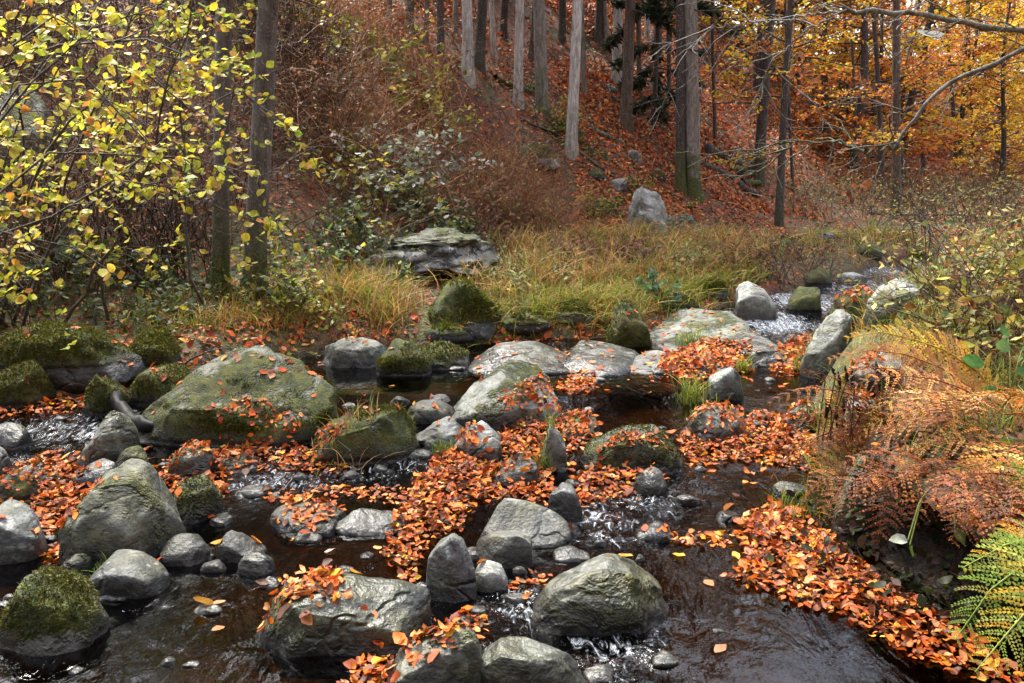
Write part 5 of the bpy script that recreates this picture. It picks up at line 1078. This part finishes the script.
# ------------------------------------------------------------------ ferns of the right bank
def frond(base, az, length, rise, droop, width, cols, npin=24, roll=0.0, sag=.35, M=11, bare=.12):
    n = 40; t = np.linspace(0, 1, n); pit = rise-droop*t**1.2; st = length/(n-1)
    hx, hy = math.cos(az), math.sin(az)
    Pm = np.cumsum(np.stack([np.cos(pit)*hx, np.cos(pit)*hy, np.sin(pit)], -1)*st, 0)+base
    T = norm(np.gradient(Pm, axis=0)); S0 = norm(np.cross(T, np.array([0, 0, 1.]))); N0 = np.cross(S0, T)
    S = S0*math.cos(roll)+N0*math.sin(roll); Nn = np.cross(S, T)
    m = MB(); V, Fq = tubes(Pm[None], np.linspace(.0035, .0012, n)[None]*(length/.7), 4); c = palette(1, cols, .1)[0]*.75; m.add(V, Fq, c)
    u = np.linspace(bare, .985, npin); i = u*(n-1)
    def at(A): return np.stack([np.interp(i, np.arange(n), A[:, k]) for k in range(3)], -1)
    p0, tt, ss, nn = at(Pm), at(T), at(S), at(Nn)
    pl = width*np.minimum((u-bare+.10)/.22, 1)**.7*(1-((u-bare)/(1-bare))**1.5*.93)
    pcol = palette(npin*2, cols, .22)
    k = 0; q = np.linspace(.04, 1, M)
    for sgn in (-1, 1):
        d = norm(ss*sgn+tt*.45+rng.normal(0, .09, tt.shape)); sg = sag*rng.uniform(.5, 1.5, npin)
        Q = p0[:, None]+d[:, None]*(pl[:, None]*q)[..., None]-nn[:, None]*(0)+np.array([0, 0, -1.])*(sg*pl)[:, None, None]*(q**2)[None, :, None]
        ll = (pl[:, None]*.10*(1-q*.85)+.003)
        dm = np.broadcast_to(d[:, None], Q.shape)
        for s2 in (-1, 1):
            e = norm(np.cross(np.broadcast_to(nn[:, None], Q.shape), dm)*s2+dm*.5)+rng.normal(0, .12, Q.shape)
            wl = (pl/M*1.1)[:, None, None]
            A = Q; B1 = Q+e*ll[..., None]*.5+dm*wl*.6; Tip = Q+e*ll[..., None]+rng.normal(0, .0015, Q.shape); B2 = Q+e*ll[..., None]*.45-dm*wl*.35
            Vv = np.stack([A, B1, Tip, B2], 2).reshape(-1, 3); Fv = np.arange(len(Vv)).reshape(-1, 4)
            cc = np.repeat(pcol[k*npin:(k+1)*npin], M*4, 0)*rng.uniform(.85, 1.15, (len(Vv), 1)); m.add(Vv, Fv, cc)
        k += 1
    return m
def fern(label, base, fr, cols, name='fern'):
    """fr: list of (az deg, length, rise deg, droop deg, width)"""
    t = empty(name, base, label, 'fern')
    for (az, ln, ri, dr, wd) in fr:
        frond(base+np.append(rng.normal(0, .02, 2), 0), math.radians(az), ln, math.radians(ri), math.radians(dr), wd, cols, int(8+9*ln), rng.normal(0, .45), M=8, sag=.22).build('frond', M_FERN, t, loc=base)
FG = [((.26, .40, .06), 3), ((.38, .50, .09), 3), ((.46, .50, .10), 1.5)]
FY = [((.72, .46, .04), 3), ((.70, .50, .10), 2), ((.60, .32, .05), 1)]
FO = [((.56, .25, .06), 3), ((.62, .33, .08), 2), ((.42, .17, .05), 1)]
FB = [((.32, .105, .018), 3), ((.22, .065, .014), 3), ((.11, .038, .012), 3), ((.46, .21, .04), 1.2)]
FR = [((.46, .18, .03), 3), ((.54, .30, .09), 2), ((.24, .085, .03), 2), ((.5, .33, .08), .6)]
def gb(x, y, up=.0): return np.array([x, y, ground(x, y)+up])
def px_at(px, py, Y): return at_depth(px, py, Y)
# brown bracken mass
def rnd_fr(n, a0, a1, l0, l1, r0=0, r1=50, d0=40, d1=95, w=.22): return [(rng.uniform(a0, a1), rng.uniform(l0, l1), rng.uniform(r0, r1), rng.uniform(d0, d1), rng.uniform(.8, 1.2)*w) for _ in range(n)]
def bracken(label, px, py, Y, n, a0, a1, l0, l1, cols, w=.20, name='bracken', **k):
    fern(label, px_at(px, py, Y), rnd_fr(n, a0, a1, l0, l1, w=w, **k), cols, name)
bracken('dark rust bracken drooping over the hollow in the middle of the right bank', 905, 430, 3.8, 14, 130, 300, .45, .75, FB, .20)
bracken('pinkish brown bracken heap at the right edge below the broad green leaves', 1003, 415, 3.3, 11, 110, 290, .5, .8, FR, .20)
bracken('faded brown bracken behind the dark rust one', 940, 410, 4.2, 12, 100, 280, .4, .7, FB, .16)
bracken('brown bracken hanging low towards the water on the left of the right bank', 872, 440, 4.1, 11, 150, 300, .35, .6, FB, .14, d0=60, d1=115)
bracken('reddish bracken over the dark hollow at the right edge', 1010, 450, 3.0, 6, 130, 260, .35, .6, FR, .15, d0=60, d1=115)
c = rng.uniform(0, 1, (70, 2)); c = np.stack([1.75+1.1*c[:, 0], 2.4+1.6*c[:, 1]], -1); xy = np.repeat(c, 20, 0)+rng.normal(0, .05, (1400, 2)); z, _, _ = drop(xy)
V, Fq, C = blades(np.stack([xy[:, 0], xy[:, 1], z-.01], -1), rng.uniform(.08, .3, 1400), np.full(1400, .004), .9, GREEN); tag(build('grass', V, [Fq], M_GRASS, col=C), 'green and straw grass growing on the sod ledge between the bracken', 'grass', kind='stuff')
for i, (px, py, Y) in enumerate([(872, 470, 3.75), (905, 468, 3.4), (945, 470, 3.1), (985, 470, 2.9), (1020, 480, 2.7)]):
    bracken(['dead bracken hanging at the water end of the sod ledge', 'dead bracken hanging over the sod ledge left of the hanging plant', 'dead bracken hanging over the sod ledge above the hanging plant', 'dead bracken on the sod ledge under the yellow-green fern frond', 'dead bracken on the sod ledge at the right edge'][i], px, py, Y, 7, 160, 300, .3, .5, FB, .14, r0=-15, r1=30, d0=50, d1=90)
# tall arching fronds
base = px_at(1003, 405, 3.6); t = empty('bracken', base, 'tall bracken with two long yellow and orange arching fronds', 'fern')
def arch(t, base, pts, cols, wid, npin):
    P = resample(np.array([px_at(*p) for p in pts]), 40); n = 40
    T = norm(np.gradient(P, axis=0)); S = norm(np.cross(T, np.array([0.0, -.75, .65]))); Nn = np.cross(S, T)
    m = MB(); V, Fq = tubes(P[None], np.linspace(.005, .0015, n)[None], 5); m.add(V, Fq, np.array(cols[0][0])*.8)
    u = np.linspace(.06, .985, npin); i = u*(n-1); g = lambda A: np.stack([np.interp(i, np.arange(n), A[:, k]) for k in range(3)], -1)
    p0, tt, ss, nn = g(P), g(T), g(S), g(Nn); M = 10; q = np.linspace(.05, 1, M)
    pl = wid*np.minimum((u+.1)/.3, 1)*(1-u**1.6*.9)
    for sgn in (-1, 1):
        d = norm(ss*sgn+tt*.6+rng.normal(0, .1, tt.shape)); Q = p0[:, None]+d[:, None]*(pl[:, None]*q)[..., None]+np.array([0, 0, -.3])*pl[:, None, None]*(q**2)[None, :, None]
        ll = pl[:, None]*.12*(1-q*.85)+.003; dm = np.broadcast_to(d[:, None], Q.shape); pc = palette(npin, cols, .18)
        for s2 in (-1, 1):
            e = norm(np.cross(np.broadcast_to(nn[:, None], Q.shape), dm)*s2+dm*.5)+rng.normal(0, .12, Q.shape); wl = (pl/M*1.1)[:, None, None]
            Vv = np.stack([Q, Q+e*ll[..., None]*.5+dm*wl*.6, Q+e*ll[..., None], Q+e*ll[..., None]*.45-dm*wl*.35], 2).reshape(-1, 3)
            m.add(Vv, np.arange(len(Vv)).reshape(-1, 4), np.repeat(pc, M*4, 0)*rng.uniform(.85, 1.15, (len(Vv), 1)))
    return m.build('frond', M_FERN, t, loc=base)
arch(t, base, [(1003, 405, 3.6), (978, 372, 3.62), (945, 350, 3.65), (910, 338, 3.7), (880, 332, 3.72), (846, 338, 3.75)], FY, .2, 27)['label'] = 'upper yellow frond'
arch(t, base, [(1003, 407, 3.55), (970, 387, 3.55), (940, 367, 3.58), (905, 354, 3.6), (870, 350, 3.62), (828, 360, 3.66)], FO, .17, 27)['label'] = 'lower orange frond'
fern('green ferns on the bank behind the yellow bracken frond', px_at(945, 345, 5.2), rnd_fr(9, 60, 300, .35, .6, 40, 80, 60, 110, .13), FG)
fern('small yellow-green fern above the broad green leaves', px_at(985, 300, 6.2), rnd_fr(8, 60, 320, .4, .7, 40, 80, 60, 110, .14), FG[1:]+FY[:1])
base = px_at(1075, 545, 2.25); t = empty('fern', base, 'bright green fern reaching in at the lower right corner', 'fern')
for pts, w, c in [([(1075, 545, 2.25), (1030, 560, 2.2), (990, 590, 2.15), (955, 640, 2.1)], .17, FG), ([(1075, 560, 2.2), (1045, 590, 2.1), (1010, 630, 2.05), (975, 672, 2.0)], .16, FG[1:]+FY[:1]), ([(1080, 540, 2.3), (1040, 535, 2.3), (1005, 545, 2.28), (962, 568, 2.25)], .11, FG[1:]+FY[:1])]:
    arch(t, base, pts, c, w, 18)
base = px_at(1080, 490, 2.7); t = empty('fern', base, 'yellow-green fern frond above the dark hollow at right', 'fern')
arch(t, base, [(1080, 490, 2.7), (1030, 470, 2.75), (990, 462, 2.8), (950, 470, 2.85)], FG[1:]+FY[:1], .12, 18)
arch(t, base, [(1080, 500, 2.65), (1040, 488, 2.7), (1000, 486, 2.75), (968, 498, 2.8)], FG, .10, 16)

# broad leaves
def broad(name, label, base, specs, cols, cat='plant'):
    t = empty(name, base, label, cat); S = MB()
    for (px, py, Y, L, nrm, hd) in specs:
        p = px_at(px, py, Y); V, Fs, C = leaves(p[None], np.array([nrm], float), [L*.72], palette(1, cols, .15), True, np.array([hd], float), .15, .3, 1.2)
        build('leaf', V, Fs, M_LEAF, t, C, loc=base)
        q = resample(np.array([base, (base+p)/2+[0, 0, .05], p]), 8); V, Fq = tubes(q[None], np.full((1, 8), .003), 4); S.add(V, Fq, (.2, .25, .06))
    S.build('stalk', M_GRASS, t, loc=base)
BL = [((.10, .22, .04), 3), ((.18, .32, .07), 2), ((.36, .38, .05), .6)]
broad('broad_leaved_plant', 'broad-leaved green plant at the right edge above the bracken', px_at(1010, 400, 3.6), [(985, 365, 3.6, .14, (-.2, -.7, .6), (-.6, 0, .4)), (1002, 352, 3.6, .15, (0, -.5, .8), (.2, 0, .6)), (1015, 372, 3.5, .16, (.2, -.6, .7), (.5, 0, -.1)), (995, 385, 3.5, .12, (-.2, -.8, .5), (-.4, 0, -.5)), (1022, 350, 3.7, .14, (.1, -.4, .8), (.6, 0, .2)), (1008, 338, 3.8, .12, (0, -.6, .7), (0, 0, 1)), (975, 345, 3.8, .11, (-.1, -.5, .8), (-.8, 0, .2)), (1024, 392, 3.4, .13, (0, -.8, .5), (.3, 0, -.7))], BL)
broad('hanging_plant', 'single stalk with a white-backed leaf hanging in front of the dark hollow', px_at(928, 490, 2.9), [(908, 540, 2.75, .10, (.0, -.6, .8), (-1, .1, -.15)), (910, 545, 2.75, .07, (.6, -.7, .2), (.25, 0, -1))], [((.55, .62, .52), 1), ((.16, .26, .05), .6)])
broad('broad_leaved_plant', 'scattered green leaves low among the brown bracken', px_at(950, 450, 3.3), [(935, 445, 3.3, .11, (-.2, -.7, .6), (-.8, 0, -.5)), (1000, 443, 3.1, .10, (.1, -.7, .6), (.8, 0, .2)), (918, 485, 3.1, .08, (0, -.7, .6), (.3, 0, .8)), (985, 448, 3.1, .09, (0, -.7, .6), (-.7, 0, .3)), (955, 528, 2.7, .09, (.1, -.8, .5), (.2, 0, -.9))], BL[:2])
# dead flower stalks with black seed heads
base = Pt(845, 430); t = empty('dead_flower', base, 'cluster of dead flower stalks with drooping blackish seed heads on the right bank', 'plant'); S = MB(); Hh = MB()
for px, py, dy in [(822, 372, 16), (832, 368, 20), (838, 372, 24), (845, 366, 22), (852, 370, 26), (876, 362, 20), (884, 370, 26), (828, 400, 24), (836, 410, 26), (846, 396, 26), (858, 404, 22), (842, 420, 26)]:
    Y = 3.95+rng.normal(0, .12); p = px_at(px, py, Y); q = px_at(px+rng.normal(0, 2), py+dy*rng.uniform(.35, .8), Y); g0 = px_at(px+rng.normal(0, 8), 440, Y); pk = resample(np.array([g0, p+[0.02, 0, -.05], p]), 8)
    V, Fq = tubes(pk[None], np.full((1, 8), .0035), 4); S.add(V, Fq, (.10, .06, .04))
    hd = resample(np.array([p, q]), 6); V, Fq = tubes(hd[None], np.array([[.003, .007, .010, .009, .007, .003]])*rng.uniform(.6, 1.3), 6); V += rng.normal(0, .003, V.shape); build('seed_head', V, [Fq], M_GRASS, t, np.full((len(V), 3), .025), loc=base)
S.build('stalk', M_GRASS, t, loc=base)
# a few bare straws crossing the hollow
for lab, a, m_, c in [('pale bare straw slanting in front of the dark hollow', (830, 430, 4.3), (870, 455, 4.0), (905, 470, 3.8)), ('pale bent straw in front of the bracken near the water', (845, 505, 3.6), (880, 505, 3.4), (915, 520, 3.2))]:
    P = resample(np.array([px_at(*a), px_at(*m_), px_at(*c)]), 10); V, Fq = tubes(P[None], np.full((1, 10), .0025), 5); tag(build('straw', V, [Fq], M_GRASS, col=np.full((len(V), 3), .42)*np.array([1, .9, .65]), loc=P[0]), lab, 'straw')
# ------------------------------------------------------------------ light
w = bpy.data.worlds.new('World'); scene.world = w; w.use_nodes = True
nt = w.node_tree; bg = nt.nodes['Background']; sky = nt.nodes.new('ShaderNodeTexSky'); sky.sky_type = 'NISHITA'; sky.sun_disc = False
SUN_EL, SUN_AZ = math.radians(60), math.radians(-28)     # azimuth from +Y towards +X
sky.sun_elevation = SUN_EL; sky.sun_rotation = SUN_AZ; sky.air_density = 1.0; sky.dust_density = 4.0; sky.ozone_density = 1.0
hs = nt.nodes.new('ShaderNodeHueSaturation'); hs.inputs['Saturation'].default_value = .55; nt.links.new(sky.outputs[0], hs.inputs['Color']); nt.links.new(hs.outputs[0], bg.inputs[0]); bg.inputs[1].default_value = .15
ld = bpy.data.lights.new('sun', 'SUN'); lo = bpy.data.objects.new('sun', ld); COL.objects.link(lo)
ld.energy = 2.6; ld.angle = math.radians(24); ld.color = (1, .95, .87)
d = Vector((math.sin(SUN_AZ)*math.cos(SUN_EL), math.cos(SUN_AZ)*math.cos(SUN_EL), math.sin(SUN_EL)))
lo.rotation_euler = d.to_track_quat('Z', 'Y').to_euler(); lo.location = (0, 0, 30)
vs = scene.view_settings; vs.view_transform = 'Standard'; vs.look = 'None'; vs.gamma = 1; vs.use_curve_mapping = False; vs.exposure = 2.3
scene.cycles.max_bounces = 8; scene.cycles.transparent_max_bounces = 8; scene.cycles.caustics_reflective = False; scene.cycles.caustics_refractive = False
